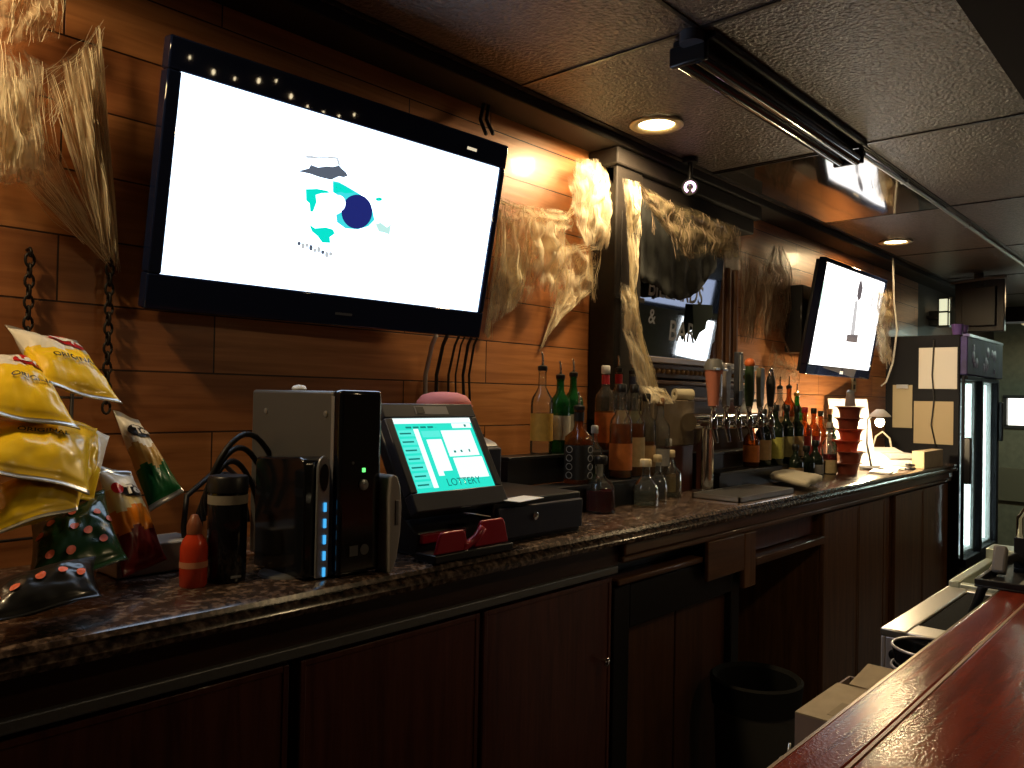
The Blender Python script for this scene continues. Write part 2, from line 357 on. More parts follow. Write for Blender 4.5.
downlight(4.98, 1.485, 20, 'recessed round downlight above the smaller screen, farther of the two lit')
downlight(-.02, 1.49, 27, 'recessed round downlight over the left cobweb and crisps')
downlight(7.6, 1.0, 20, 'recessed round downlight in the far room beyond the fridge')
downlight(1.9, -.15, 9, 'recessed round downlight in the low soffit over the bar top', z=CE-.12)  # this and the next are unseen lamps, added as warm fill
downlight(4.5, -.15, 9, 'recessed round downlight in the low soffit farther along the bar top', z=CE-.12)

def tubelight(x, y, z, L, watts, label, axis='Y', col=(.75, 1, .85)):
    t = thing('fluorescent_fixture', label, 'ceiling light', (x, y, z))
    d = (.12, L, .05) if axis == 'Y' else (L, .12, .05)
    part(MB().box((0, 0, -.025), d), 'housing', WHITE, t, bevel=.004)
    for k in (-1, 1): part(MB().cyl((0, k*L*.35, 0), (0, k*L*.35, CE-z), .006), 'hanger_rod', STEEL, t)
    p = V((0, L/2-.03, -.065)) if axis == 'Y' else V((L/2-.03, 0, -.065))
    part(MB().cyl(-p+V((0, 0, -.13)), p, .014), 'lamp_tube', mat('tube_glow', (1, 1, 1), .5, emit=col, es=12), t, smooth=40)
    l = bpy.data.lights.new('fluorescent_lamp', 'AREA'); l.shape = 'RECTANGLE'; l.size, l.size_y = (.1, L) if axis == 'Y' else (L, .1); l.energy = watts; l.color = col
    lo = bpy.data.objects.new('fluorescent_lamp', l); COL.objects.link(lo); lo.location = (0, 0, -.09); lo.parent = t
tubelight(8.0, .75, CE-.22, 1.2, 14, 'white fluorescent tube fixture hung in the far room')

# ------------------------------------------------------------------ glossy unlit ceiling light panel
t = thing('ceiling_light_panel', 'unlit ceiling light with a glossy plastic cover mirroring the smaller screen', 'ceiling light', (3.637, 1.329, CE))
gp = MB()
nx, ny = 24, 12; vv = {}
for i in range(nx+1):
    for j in range(ny+1):
        x = -.598+1.196*i/nx; y = -.296+.592*j/ny
        vv[i, j] = gp.b.verts.new((x, y, -.0065-.0022*math.sin(PI*i/nx)*math.sin(PI*j/ny)+.0006*noise.noise(V((x*4, y*5, 0)))))
for i in range(nx):
    for j in range(ny): gp.b.faces.new((vv[i, j], vv[i, j+1], vv[i+1, j+1], vv[i+1, j]))
part(gp, 'cover', mat('acrylic_cover', (.10, .075, .05), .05, metal=.55, spec=1, coat=1), t, smooth='full')
part(MB().box((0, .299, -.004), (1.2, .01, .008)).box((0, -.299, -.004), (1.2, .01, .008)).box((.6, 0, -.004), (.01, .6, .008)).box((-.6, 0, -.004), (.01, .6, .008)), 'frame', CEILBAR, t)

# black tubular fixture hung under the ceiling
t = thing('ceiling_tube_fixture', 'long black double tube fixture running along the ceiling', 'fixture', (0, 0, 0))
a0 = on_z(702, 52, CE-.05); a1 = on_z(862, 157, CE-.05); yb = 1.07
part(MB().cyl((a0.x, yb-.028, CE-.055), (a1.x, yb-.028, CE-.055), .022, 18).cyl((a0.x, yb+.028, CE-.05), (a1.x, yb+.028, CE-.05), .022, 18), 'tube', BLACKG, t, smooth=40)
part(MB().box2((a0.x, yb-.075, CE-.022), (a1.x-.02, yb+.05, CE-.001)), 'housing', BLACK, t, bevel=.004)
for x in (a0.x, a1.x): part(MB().box((x, yb, CE-.045), (.02, .11, .055)), 'end_cap', BLACKM, t, bevel=.006)
part(MB().cyl((a0.x-.02, yb-.02, CE-.001), (a0.x-.02, yb-.02, CE-.03), .032, 20), 'ceiling_rose', mat('rose_grey', (.05, .05, .06), .5), t, smooth=40)
part(MB().box((a1.x+.03, yb-.02, CE-.03), (.03, .04, .03)).cyl((a1.x+.03, yb-.05, CE-.03), (a1.x+.03, yb+.02, CE-.03), .008), 'clamp', BLACKM, t)
# conduit
c = MB(); c.tube([(a1.x+.05, 1.045, CE-.02), (3.9, 1.04, CE-.016), (4.9, 1.045, CE-.016), (6.6, 1.05, CE-.016), (8.9, 1.05, CE-.016)], .009, 10)
c.box((3.6, 1.04, CE-.012), (.02, .03, .022)).box((4.7, 1.045, CE-.012), (.02, .03, .022))
tag(build(c, 'ceiling_conduit', STEEL, smooth=40), 'thin metal conduit running on along the ceiling from the black tube fixture', 'pipe')

# security camera with ring of light
p = on_y(690, 187, 1.60)
t = thing('security_camera', 'small black security camera on the ceiling with a glowing pink ring', 'camera', (p.x, p.y, p.z))
dv = (EYE-p).normalized()
part(MB().cyl((0, 0, CE-p.z-.001), (0, 0, CE-p.z-.02), .03, 20).cyl((0, 0, CE-p.z-.02), (0, 0, -.0), .010), 'mount', BLACK, t, smooth=40)
part(MB().lathe([(.030, -.06), (.034, -.04), (.034, 0), (.030, .004)], n=24, axis=dv), 'housing', BLACK, t, smooth=40)
rg = MB(); Q = dv.to_track_quat('Z', 'Y').to_matrix()
rg.tube([Q @ V((.0185*math.sin(a), .0185*-math.cos(a), .006)) for a in [math.radians(25+310*k/24) for k in range(25)]], .0055, 8)
part(rg, 'ring_light', mat('ring_glow', (1, .8, 1), .5, emit=(1, .55, 1), es=3), t, smooth='full')

# ------------------------------------------------------------------ televisions
def tv(name, label, C, yaw, tilt, w, h, ex, depth, pic, wall_gap):
    """C centre of picture; ex = bezel (left, right, top, bottom)"""
    t = thing(name, label, 'television', C)
    R = Matrix.Rotation(yaw, 4, 'Z') @ Matrix.Rotation(tilt, 4, 'X')   # tilt leans the top out of the wall
    t.matrix_basis = Matrix.Translation(V(C)) @ R
    l, r, tp, bt = ex
    x0, x1, z0, z1 = -w/2-l, w/2+r, -h/2-bt, h/2+tp
    b = MB()
    for a, c_ in (((x0, h/2), (x1, z1)), ((x0, z0), (x1, -h/2)), ((x0, -h/2), (-w/2, h/2)), ((w/2, -h/2), (x1, h/2))): b.box2((a[0], -.008, a[1]), (c_[0], .03, c_[1]))
    part(b, 'bezel', TVB, t, bevel=.004)
    part(MB().box2((x0+.01, .03, z0+.01), (x1-.01, .05, z1-.01)).box2((x0+.12, .05, z0+.09), (x1-.12, depth, z1-.09)), 'back_shell', BLACK, t, bevel=.01)
    s = part(MB().box2((-w/2, -.001, -h/2), (w/2, .02, h/2)), 'screen', pic, t)
    part(MB().box2((-.10, depth, -.12), (.10, depth+.02, .12)), 'wall_mount', BLACKM, t)
    part(MB().cyl((-.0, depth+.01, 0), (0, depth+wall_gap, 0), .022).box2((-.09, depth+wall_gap-.012, -.1), (.09, depth+wall_gap, .1)), 'mount_arm', BLACKM, t)
    return t, s
SCW = mat('big_screen_white', (.02, .02, .02), .15, emit=(.62, .78, 1.0), es=3.6)
SCW2 = mat('small_screen_white', (.02, .02, .02), .15, emit=(1, .98, .97), es=2.6)
sc_ = .935
def on_face(t, px, py):
    """photo point -> the set's own flat picture coordinates"""
    n_ = t.matrix_basis.to_3x3() @ V((0, -1, 0)); c_ = t.matrix_basis.translation; d = ray(px, py); k = (c_-EYE).dot(n_)/d.dot(n_)
    q = t.matrix_basis.inverted() @ (EYE+d*k); return (q.x, q.z)
BTV, BSC = tv('television', 'large flat black wall television showing a mostly white picture', (1.315*sc_, 1.785*sc_-.005, ZC+.489*sc_), math.radians(-2.47), math.radians(11.1), .935, .425, (.030, .02, .068, .078), .07, None or SCW, .10)
def ell(cx, cz, rx, rz, n=24, a0=0, a1=2*PI): return [(cx+rx*math.cos(a0+(a1-a0)*k/n), cz+rz*math.sin(a0+(a1-a0)*k/n)) for k in range(n)]
def picture(parent, items, name='picture'):
    b = MB(); ms = []
    for k, (m, pts, d) in enumerate(items):
        if m not in ms: ms.append(m)
        b.i = ms.index(m); b.poly([(x, -.0015-d*.0006, z) for x, z in pts][::1])
    o = part(b, name, ms, parent); return o
def em(name, c, s=1.): return mat(name, (.02, .02, .02), .2, emit=c, es=s)
TEAL = em('picture_teal', (.0, .78, .62)); TEALL = em('picture_aqua', (.05, .75, .80)); NAV = em('picture_navy', (.012, .02, .17)); SMK = em('picture_smoke', (.10, .12, .16)); LSM = em('picture_pale_smoke', (.55, .58, .60)); LTEAL = em('picture_pale_teal', (.55, .88, .82))
import random as _rn
def blob(cx, cz, rx, rz, j=.25, n=22, seed=1):
    rr = _rn.Random(seed); return [(cx+rx*math.cos(2*PI*k/n)*(1+j*rr.uniform(-1, 1)), cz+rz*math.sin(2*PI*k/n)*(1+j*rr.uniform(-1, 1))) for k in range(n)]
# picture coordinates follow the screen: x -.467..+.467, z -.21..+.21
def s2(u, v): return (-.4675+.935*u, .2125-.425*v)
def S(*q): return [s2(*k) for k in q]
def F1(*q): return [on_face(BTV, 270+x*150/720, 120+y*160/768) for x, y in q]
def E1(cx, cy, rx, ry, n=20): return F1(*[(cx+rx*math.cos(2*PI*k/n), cy+ry*math.sin(2*PI*k/n)) for k in range(n)])
picture(BSC, [
    (SMK, F1((132, 246), (185, 232), (195, 215), (230, 228), (270, 222), (300, 225), (330, 218), (345, 235), (362, 250), (372, 268), (352, 275), (330, 270), (292, 287), (240, 275), (190, 258)), 0),
    (LSM, F1((170, 172), (200, 172), (230, 178), (280, 174), (328, 180), (326, 188), (270, 182), (215, 184), (172, 182)), 0),
    (LSM, F1((318, 188), (328, 188), (336, 216), (326, 218)), 0),
    (TEALL, F1((300, 292), (330, 298), (370, 320), (420, 350), (465, 380), (490, 430), (500, 480), (470, 510), (420, 525), (360, 520), (320, 490), (316, 455), (345, 440), (350, 400), (330, 365), (300, 345)), 0),
    (TEAL, F1((302, 300), (335, 306), (380, 332), (400, 348), (360, 352), (340, 345), (305, 352)), 1),
    (TEAL, F1((170, 332), (225, 330), (275, 340), (285, 350), (245, 352), (218, 360), (222, 395), (205, 440), (192, 440), (188, 400), (172, 385)), 0),
    (TEAL, F1((188, 502), (215, 520), (265, 515), (300, 525), (310, 545), (285, 562), (288, 590), (250, 588), (225, 555), (200, 535)), 0),
    (NAV, E1(414, 440, 74, 82, 32), 2), (em('picture_white', (.62, .78, 1), 3.6), E1(325, 400, 34, 40), 3),
    (TEAL, E1(521, 380, 16, 9), 0), (LTEAL, F1((505, 500), (530, 492), (560, 515), (580, 500), (572, 550), (545, 540), (520, 535)), 0),
] + [(LSM if k % 3 else SMK, E1(138+19*k, 592+7*k+6*math.sin(k*2.1), 9, 10+5*(k % 2), 9), 0) for k in range(9)])
# maker's mark and small sensor light on the lower bezel
part(MB().box2((-.025, -.0095, -.262), (.025, -.0085, -.256)), 'maker_mark', mat('mark_grey', (.10, .11, .14), .3), BTV)
part(MB().box2((.33, -.0095, .236), (.365, -.0085, .244)), 'status_light', mat('status_glow', (.5, .45, .4), .3, emit=(1, .85, .6), es=.7), BTV)

STV, SSC = tv('television', 'smaller flat television beyond the bottles showing a white picture with a lone post', (4.612, 1.617, ZC+.460), math.radians(.33), math.radians(9.6), .95, .535, (.024, .02, .022, .055), .06, SCW2, .08)
GRP = em('picture_grey', (.13, .11, .12)); GRL = em('picture_pale_grey', (.62, .60, .60)); GRT = em('picture_mint', (.72, 1, .86), 1.6)
def s3(u, v): return (-.475+.95*u, .2675-.535*v)
def S3(*q): return [s3(*k) for k in q]
def F2(*q): return [on_face(STV, 730+x*170/725, 220+y*180/768) for x, y in q]
for it_ in [
    (GRT, F2((388, 260), (418, 270), (412, 385), (375, 372)), 0),
    (GRL, F2((532, 345), (545, 345), (530, 490), (512, 490)), 0),
    (GRP, F2((552, 262), (560, 258), (565, 290), (556, 335), (546, 345), (540, 325), (545, 290)), 1),
    (GRP, F2((498, 488), (545, 490), (540, 524), (493, 518)), 1),
    (GRL, F2((604, 330), (610, 330), (602, 385), (597, 385)), 0)]:
    picture(SSC, [it_])
part(MB().box2((-.02, -.0095, -.306), (.03, -.0085, -.288)), 'maker_mark', mat('mark_bright', (.6, .6, .6), .3, emit=(1, .9, .7), es=.5), STV)

# black box on the wall behind the small set
t = tag(build(MB().box2((4.16, 1.70, ZC+.26), (4.50, WY-.002, ZC+.62)), 'wall_box', BLACK, bevel=.008), 'black equipment box on the wall behind the left edge of the smaller television', 'box')

# cables of the big set
t = thing('cable_bundle', 'loose black and grey cables hanging from the big television to the counter', 'cables', (0, 0, 0))
for k, (xa, xb, m, rr) in enumerate(((432, 425, CABLEG, .007), (443, 436, CABLE, .006), (455, 448, CABLE, .004), (461, 456, CABLE, .003), (468, 464, CABLE, .005), (474, 470, CABLE, .004))):
    A = on_y(xa+4, 336, 1.70); B = on_y(xa, 345, 1.76); Cc = on_y((xa+xb)/2-3, 375, 1.775); D = on_y(xb, 408+3*(k % 2), 1.77); E_ = V((D.x-.01, 1.775, CT+.02))
    part(MB().tube([A, B, Cc, D, E_], rr, 8), 'cable', m, t, smooth='full')
t = thing('cable_pair', 'two black cables running up from the big television to the ceiling', 'cables')
for xa, xb in ((486, 484), (493, 489)):
    A = on_y(xa, 134, 1.70); B = on_y(xb, 103, 1.76)
    part(MB().tube([A, (A+B)/2+V((0, .02, 0)), B, V((B.x, 1.775, CE-.036))], .006, 8), 'cable', CABLE, t, smooth='full')
tag(build(MB().tube([V((5.37, on_x(893, 262, 5.37).y, CE-.03))]+[on_x(x_, y_, 5.37) for x_, y_ in ((893, 262), (894, 300), (897, 330), (893, 362), (886, 382), (881, 386))], .006, 8), 'mains_cable', CABLEG, smooth='full'), 'pale grey power cord looping down between the smaller television and the fridge', 'cord')
p = on_y(853, 383, WY)
t = thing('wall_outlet', 'pale wall outlet on the boards under the smaller television', 'outlet', (p.x, WY, p.z))
part(MB().box((0, -.004, 0), (.075, .008, .115)), 'cover_plate', mat('ivory_plastic', (.5, .42, .30), .5), t, bevel=.003)
part(MB().box((0, -.009, .025), (.03, .004, .03)).box((0, -.009, -.025), (.03, .004, .03)), 'socket', BLACK, t)

# ------------------------------------------------------------------ cobwebs
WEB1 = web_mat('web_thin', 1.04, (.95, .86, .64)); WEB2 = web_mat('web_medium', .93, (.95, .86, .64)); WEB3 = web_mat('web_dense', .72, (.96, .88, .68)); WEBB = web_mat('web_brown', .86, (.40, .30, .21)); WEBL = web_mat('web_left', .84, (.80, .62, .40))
WEB2L = web_mat('web_left_fan', .70, (.84, .68, .46))
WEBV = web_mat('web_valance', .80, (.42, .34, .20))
FIB = mat('web_fibre', (.90, .79, .56), .9)
FIBB = mat('web_fibre_brown', (.30, .22, .15), .9)
def P(q, off): return on_y(q[0], q[1], WY-off)
def web(label, sheets, strands, fib=FIB, seed=0, nf=44, name='cobweb'):
    rr = random.Random(seed); t = thing(name, label, 'cobweb')
    mats = []; b = MB(); uvl = b.b.loops.layers.uv.new('uv'); el = b.b.verts.layers.float.new('edge')
    th = MB()
    for k, (q, off, m, wob) in enumerate(sheets):
        if m not in mats: mats.append(m)
        mi = mats.index(m); offs = off if isinstance(off, tuple) else (off,)*4
        a, bb, c, d = [P(pt, o) for pt, o in zip(q, offs)]   # top-left, top-right, bottom-right, bottom-left
        N = 26; g_ = {}
        def pt(u, v):
            p = (a*(1-u)+bb*u)*(1-v)+(d*(1-u)+c*u)*v
            w = math.sin(PI*min(1, max(0, u)))*math.sin(PI*min(1, max(0, v)))
            nz = noise.noise(V((u*5+k*7.1, v*3+seed, 0)))+.5*noise.noise(V((u*14+k, v*5, seed)))
            return p+V((.25*wob*w*noise.noise(V((u*4, v*4, k+9.))), wob*.7*(.25+w)*nz-.25*wob*w, .25*wob*w*noise.noise(V((u*4, v*4, k+3.)))))
        for i in range(N+1):
            for j in range(N+1):
                u, v = i/N, j/N; x = b.b.verts.new(pt(u, v)); g_[i, j] = x
                e = min(u, 1-u, v*1.0+.02, 1-v+.02); x[el] = max(0., .50-e*2.5+.18*noise.noise(V((u*9+k, v*9, 2.))))
        for i in range(N):
            for j in range(N):
                f = b.b.faces.new((g_[i, j], g_[i+1, j], g_[i+1, j+1], g_[i, j+1])); f.material_index = mi; f.smooth = True
                for lp, (ii, jj) in zip(f.loops, ((i, j), (i+1, j), (i+1, j+1), (i, j+1))): lp[uvl].uv = (ii/N+k*.37, jj/N+k*.61)
        for f_ in range(nf):
            u0 = rr.random(); u1 = min(1, max(0, u0+rr.uniform(-.15, .15))); va = rr.uniform(0, .3); vb = rr.uniform(.7, 1)
            ps = [pt(u0+(u1-u0)*s/7, va+(vb-va)*s/7)+V((0, -.003-.003*rr.random(), 0)) for s in range(8)]
            th.tube(ps, rr.choice((.0003, .0004, .0007)), 3)
    for (q0, off0, q1, off1, n, spread, rad) in strands:
        A, B = P(q0, off0), P(q1, off1); L = (B-A).length
        for s in range(n):
            o0 = V((rr.gauss(0, spread*.4), rr.gauss(0, spread*.3), rr.gauss(0, spread*.4))); o1 = V((rr.gauss(0, spread), rr.gauss(0, spread*.3), rr.gauss(0, spread)))
            sag = rr.uniform(.01, .05)*L; ph = rr.uniform(0, 6)
            ps = []
            for h in range(11):
                v = h/10; p = A.lerp(B, v)+o0.lerp(o1, v)+V((0, 0, -sag*math.sin(PI*v)))+V((.004*math.sin(ph+v*9), 0, .004*math.cos(ph+v*7)))
                p.y = min(p.y, WY-.004); ps.append(p)
            th.tube(ps, rad*rr.uniform(.25, .65), 3)
    part(b, 'gauze', mats, t)
    o = part(th, 'threads', fib, t); o['kind'] = 'stuff'
    return t
web('big pale stretched cobweb on the wall left of the large television', [
    (((-40, 10), (50, 66), (60, 180), (-40, 190)), (.04, .06, .06, .04), WEB2, .05),
    (((-40, 60), (40, 80), (46, 175), (-40, 180)), (.10, .10, .09, .1), WEB3, .04),
    (((-40, 130), (42, 140), (46, 190), (-40, 186)), (.07, .08, .07, .06), WEB2, .03),
    (((42, 70), (94, 42), (118, 266), (104, 262)), (.06, .05, .01, .02), WEB2L, .03),
    (((78, 50), (100, 26), (119, 268), (112, 266)), (.06, .03, .01, .015), WEB2L, .015), (((60, 60), (100, 40), (119, 262), (100, 255)), (.08, .05, .03, .03), WEB2L, .03),
    (((0, 165), (56, 140), (114, 266), (106, 266)), (.05, .06, .02, .02), WEBL, .02),
    (((-30, -20), (70, -10), (60, 40), (-30, 60)), .05, WEBL, .03)],
    [((86, 48), .05, (117, 268), .015, 4, .008, .0006), ((98, 28), .04, (118, 268), .01, 8, .004, .0011), ((20, 180), .05, (112, 266), .015, 4, .02, .0005), ((44, 170), .06, (115, 266), .015, 4, .012, .0006),
     ((100, 28), .04, (60, 110), .05, 6, .02, .0007), ((90, 48), .05, (40, 90), .06, 8, .02, .0007), ((50, 120), .07, (90, 60), .05, 6, .012, .0008)], seed=1)
web('cream cotton cobweb hung on the wall between the large television and the dark post', [
    (((574, 158), (616, 160), (616, 206), (570, 208)), (.06, .06, .09, .09), WEB3, .05),
    (((568, 176), (620, 176), (614, 256), (578, 244)), (.09, .08, .08, .08), WEB3, .05),
    (((582, 168), (616, 172), (615, 236), (578, 226)), (.05, .05, .06, .06), WEB3, .05),
    (((498, 202), (545, 214), (535, 300), (488, 320)), (.06, .05, .05, .04), WEB2, .05),
    (((498, 232), (530, 252), (520, 305), (486, 330)), (.03, .04, .04, .03), WEB3, .04),
    (((528, 216), (568, 224), (556, 300), (530, 282)), (.07, .07, .06, .06), WEB3, .06),
    (((556, 238), (600, 248), (598, 296), (548, 318)), (.05, .05, .04, .03), WEB2, .05),
    (((560, 288), (592, 290), (560, 318), (541, 346)), (.04, .04, .02, .02), WEB3, .03),
    (((498, 200), (580, 212), (575, 232), (500, 230)), (.05, .05, .06, .05), WEB2, .03)],
    [((498, 200), .04, (562, 220), .05, 16, .014, .0016), ((560, 222), .05, (582, 205), .05, 10, .008, .0018), ((556, 225), .05, (552, 290), .04, 10, .01, .0015), ((500, 210), .04, (488, 334), .02, 18, .008, .0014),
     ((590, 250), .05, (594, 300), .04, 12, .006, .0014), ((565, 240), .05, (592, 285), .04, 12, .01, .0013), ((560, 290), .03, (542, 348), .01, 16, .006, .0014), ((575, 200), .05, (556, 232), .05, 8, .006, .0016),
     ((505, 215), .05, (540, 262), .05, 12, .012, .0012), ((540, 250), .05, (596, 246), .05, 10, .01, .0014)], seed=2)
# drape running down the dark post and the valance over the mirror
web('cream cotton streamer hanging down the dark post beside the mirror', [
    (((622, 178), (640, 182), (640, 240), (628, 240)), .20, WEB3, .03), (((627, 232), (640, 234), (634, 300), (630, 300)), .20, WEB3, .02),
    (((620, 282), (635, 288), (643, 345), (622, 335)), .20, WEB3, .03), (((621, 326), (642, 336), (662, 398), (640, 398)), (.20, .20, .23, .22), WEB3, .02),
    (((640, 385), (664, 388), (676, 404), (648, 404)), (.23, .23, .26, .26), WEB3, .02)],
    [((630, 182), .2, (632, 300), .2, 14, .01, .0014), ((630, 290), .2, (655, 396), .22, 18, .012, .0014)], seed=3, name='cobweb_streamer')
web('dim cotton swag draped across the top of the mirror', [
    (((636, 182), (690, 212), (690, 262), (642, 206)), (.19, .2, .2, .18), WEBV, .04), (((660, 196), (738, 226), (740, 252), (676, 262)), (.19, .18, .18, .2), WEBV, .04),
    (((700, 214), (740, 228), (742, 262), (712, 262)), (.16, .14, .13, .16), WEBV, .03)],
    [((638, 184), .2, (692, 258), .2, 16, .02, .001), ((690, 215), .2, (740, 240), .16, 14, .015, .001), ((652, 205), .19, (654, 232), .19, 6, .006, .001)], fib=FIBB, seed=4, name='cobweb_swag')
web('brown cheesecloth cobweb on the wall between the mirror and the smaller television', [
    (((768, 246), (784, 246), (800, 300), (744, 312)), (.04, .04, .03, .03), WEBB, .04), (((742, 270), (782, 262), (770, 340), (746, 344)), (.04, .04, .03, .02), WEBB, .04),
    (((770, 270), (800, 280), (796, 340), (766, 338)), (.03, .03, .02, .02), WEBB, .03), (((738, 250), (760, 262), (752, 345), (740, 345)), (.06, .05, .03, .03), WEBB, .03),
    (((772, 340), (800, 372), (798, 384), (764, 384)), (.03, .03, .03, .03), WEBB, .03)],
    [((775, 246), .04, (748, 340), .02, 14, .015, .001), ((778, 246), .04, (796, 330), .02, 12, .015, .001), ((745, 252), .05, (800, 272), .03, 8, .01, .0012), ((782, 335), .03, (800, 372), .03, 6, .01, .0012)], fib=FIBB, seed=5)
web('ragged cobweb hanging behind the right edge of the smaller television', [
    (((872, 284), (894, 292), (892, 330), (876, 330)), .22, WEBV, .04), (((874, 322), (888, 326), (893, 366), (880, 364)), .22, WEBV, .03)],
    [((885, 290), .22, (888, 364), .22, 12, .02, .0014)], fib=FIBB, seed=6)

# chains that carry the crisp rack
def chain(px, py0, py1, label):
    A = on_y(px, py0, WY-.02); B = on_y(px, py1, WY-.03)
    t = thing('hanging_chain', label, 'chain', (A.x, A.y, A.z)); b = MB(); n = int((A.z-B.z)/.021)
    for k in range(n):
        z = -k*.021-.012; pts = []
        for s in range(13):
            a = 2*PI*s/12; x = .008*math.cos(a); zz = .0135*math.sin(a)
            pts.append(V((x, 0, z+zz)) if k % 2 == 0 else V((0, x, z+zz)))
        b.tube(pts, .0028, 6)
    part(b, 'links', CHAINM, t, smooth='full')
    part(MB().tube([V((0, .02, .01)), V((0, .0, .012)), V((0, -.008, .004)), V((0, -.004, -.006))], .003, 6), 'hook', CHAINM, t, smooth='full')
chain(30, 254, 392, 'dark chain hanging on the wall behind the yellow crisp bags')
chain(110, 264, 420, 'dark chain hanging from the foot of the left cobweb')

# ------------------------------------------------------------------ back bar hutch with mirror
t = thing('back_bar_hutch', 'dark wooden back bar frame with mouldings around the mirror', 'back bar', (2.95, WY, CT))
hx0, hx1 = on_y(606, 300, 1.72).x, on_y(632, 300, 1.72).x
b = MB().box2((hx0, 1.68, CT), (hx1, WY-.002, CE-.08)); 
o = build(b, 'post', BEAMW, t, bevel=.006)
b = MB(); b.box2((hx0-.012, 1.67, CT+.72), (hx1+.012, 1.68, CT+.74)).box2((hx0+.03, 1.675, CT+.2), (hx1-.03, 1.68, CT+1.05)); build(b, 'post_moulding', BEAMW, t, bevel=.003)
c0, c1 = on_y(713, 320, 1.765).x, on_y(738, 320, 1.765).x
zs = on_y(680, 361, 1.70).z
cc = (c0+c1)/2
b = MB().box2((c0, 1.765, zs-.12), (c1, WY-.002, CE-.10)); 
for k in range(3): b.cyl((c0+.06+k*(c1-c0-.10)/2, 1.765, zs), (c0+.06+k*(c1-c0-.10)/2, 1.765, zs+.46), .018, 10)
build(b, 'column', HUTCH, t, bevel=.003)
build(MB().box2((hx0-.02, 1.665, CE-.10), (c1+.03, WY-.002, CE-.037)).box2((hx0, 1.69, CE-.17), (c1, WY-.002, CE-.10)), 'cornice', BEAMW, t, bevel=.006)
b = MB().box2((hx1, 1.665, zs-.018), (c1+.02, WY-.002, zs+.006)); build(b, 'mirror_sill', mat('sill_grey', (.20, .17, .15), .3, coat=.3), t, bevel=.004)
b = MB().box2((hx1, 1.685, zs-.075), (c1, WY-.002, zs-.018)).box2((hx1, 1.675, zs-.10), (c1, WY-.002, zs-.085)).box2((hx1, 1.70, zs-.24), (c1, WY-.002, zs-.10)).box2((hx1, 1.665, zs-.165), (c1, 1.70, zs-.15))
build(b, 'lower_rail', HUTCHX, t, bevel=.003)
b = MB()
n = 26
for k in range(n): b.sphere((hx1+.02+(c1-hx1-.04)*k/(n-1), 1.682, zs-.047), .011, 8)
build(b, 'bead_moulding', mat('bead_gilt', (.25, .15, .07), .3, metal=.3), t, smooth='full')
build(MB().box2((hx0, 1.70, CT), (c1, WY-.002, zs-.24)), 'lower_panel', DARKWOOD, t)
# mirror, leaning forward at the top
ta = math.radians(6)
t = thing('pub_mirror', 'advertising mirror with grey lettering between the post and the wooden column', 'mirror', (0, 0, 0))
mc = V(((hx1+c0)/2, 1.74, ZC+.5)); t.matrix_basis = Matrix.Translation(mc) @ Matrix.Rotation(ta, 4, 'X'); mw = (c0-hx1)/2+.02
part(MB().box2((-mw, 0, -.36), (mw, .006, .36)), 'glass', mat('mirror_silver', (.55, .58, .62), .03, metal=1), t)
part(MB().box2((-mw, .006, -.36), (mw, .012, .36)), 'backing', BLACK, t)
FROST = mat('frosted_letter', (.62, .66, .72), .7)
def mpx(px, py):
    n_ = Matrix.Rotation(ta, 3, 'X') @ V((0, -1, 0)); d = ray(px, py); k = (mc-EYE).dot(n_)/d.dot(n_); q = EYE+d*k-mc
    return Matrix.Rotation(-ta, 3, 'X') @ q
mA = mpx(677, 292); mB = mpx(652, 317); mC = mpx(682, 333)
text_on('BILLIARDS', .10, FROST, None, lambda x, y: V((mA.x+x*.98, -.001, mA.z+y*1.15)), bold=.001).parent = t
text_on('&', .085, FROST, None, lambda x, y: V((mB.x+x, -.001, mB.z+y)), bold=.001).parent = t
text_on('BAR', .115, FROST, None, lambda x, y: V((mC.x+x*1.05, -.001, mC.z+y*1.05)), bold=.001).parent = t
# black gauze arch hung inside the frame
b = MB(); NN = 24; gg = {}
bot = [(634, 270), (642, 281), (655, 284), (668, 296), (680, 299), (694, 294), (706, 280), (716, 266)]
top = [(634, 190), (645, 195), (655, 200), (668, 206), (680, 212), (694, 220), (706, 226), (716, 232)]
def li(A, u):
    s = u*(len(A)-1); i = min(int(s), len(A)-2); return V(A[i]).lerp(V(A[i+1]), s-i)
for i in range(NN+1):
    for j in range(13):
        u, v = i/NN, j/12; q = li(top, u).lerp(li(bot, u), v); q.y += (2.2*abs(math.sin(u*31)) if j == 12 else 0)
        p = on_y(q.x, q.y, 1.688+.012*math.sin(u*40)*v+.01*noise.noise(V((u*8, v*3, 0)))); gg[i, j] = b.b.verts.new(p)
for i in range(NN):
    for j in range(12): b.b.faces.new((gg[i, j], gg[i+1, j], gg[i+1, j+1], gg[i, j+1]))
o = build(b, 'black_swag', mat('black_gauze', (.022, .024, .024), .85, var=.6, vscale=18), smooth='full')
md = o.modifiers.new('thickness', 'SOLIDIFY'); md.thickness = .004
tag(o, 'black gauze cloth sagging in an arch across the upper half of the mirror', 'cloth')
# dark green rag hanging in front of the mirror, lower right
b = MB(); A = [(692, 304), (712, 305), (712, 316), (706, 322), (705, 329), (699, 333), (695, 342), (692, 336), (693, 322)]
b.prism([on_y(x, y, 1.735) for x, y in A], (0, -.004, 0))
tag(build(b, 'green_pennant', mat('green_cloth', (.03, .05, .04), .9), bevel=.002), 'small ragged dark green pennant hanging at the right of the mirror', 'pennant')

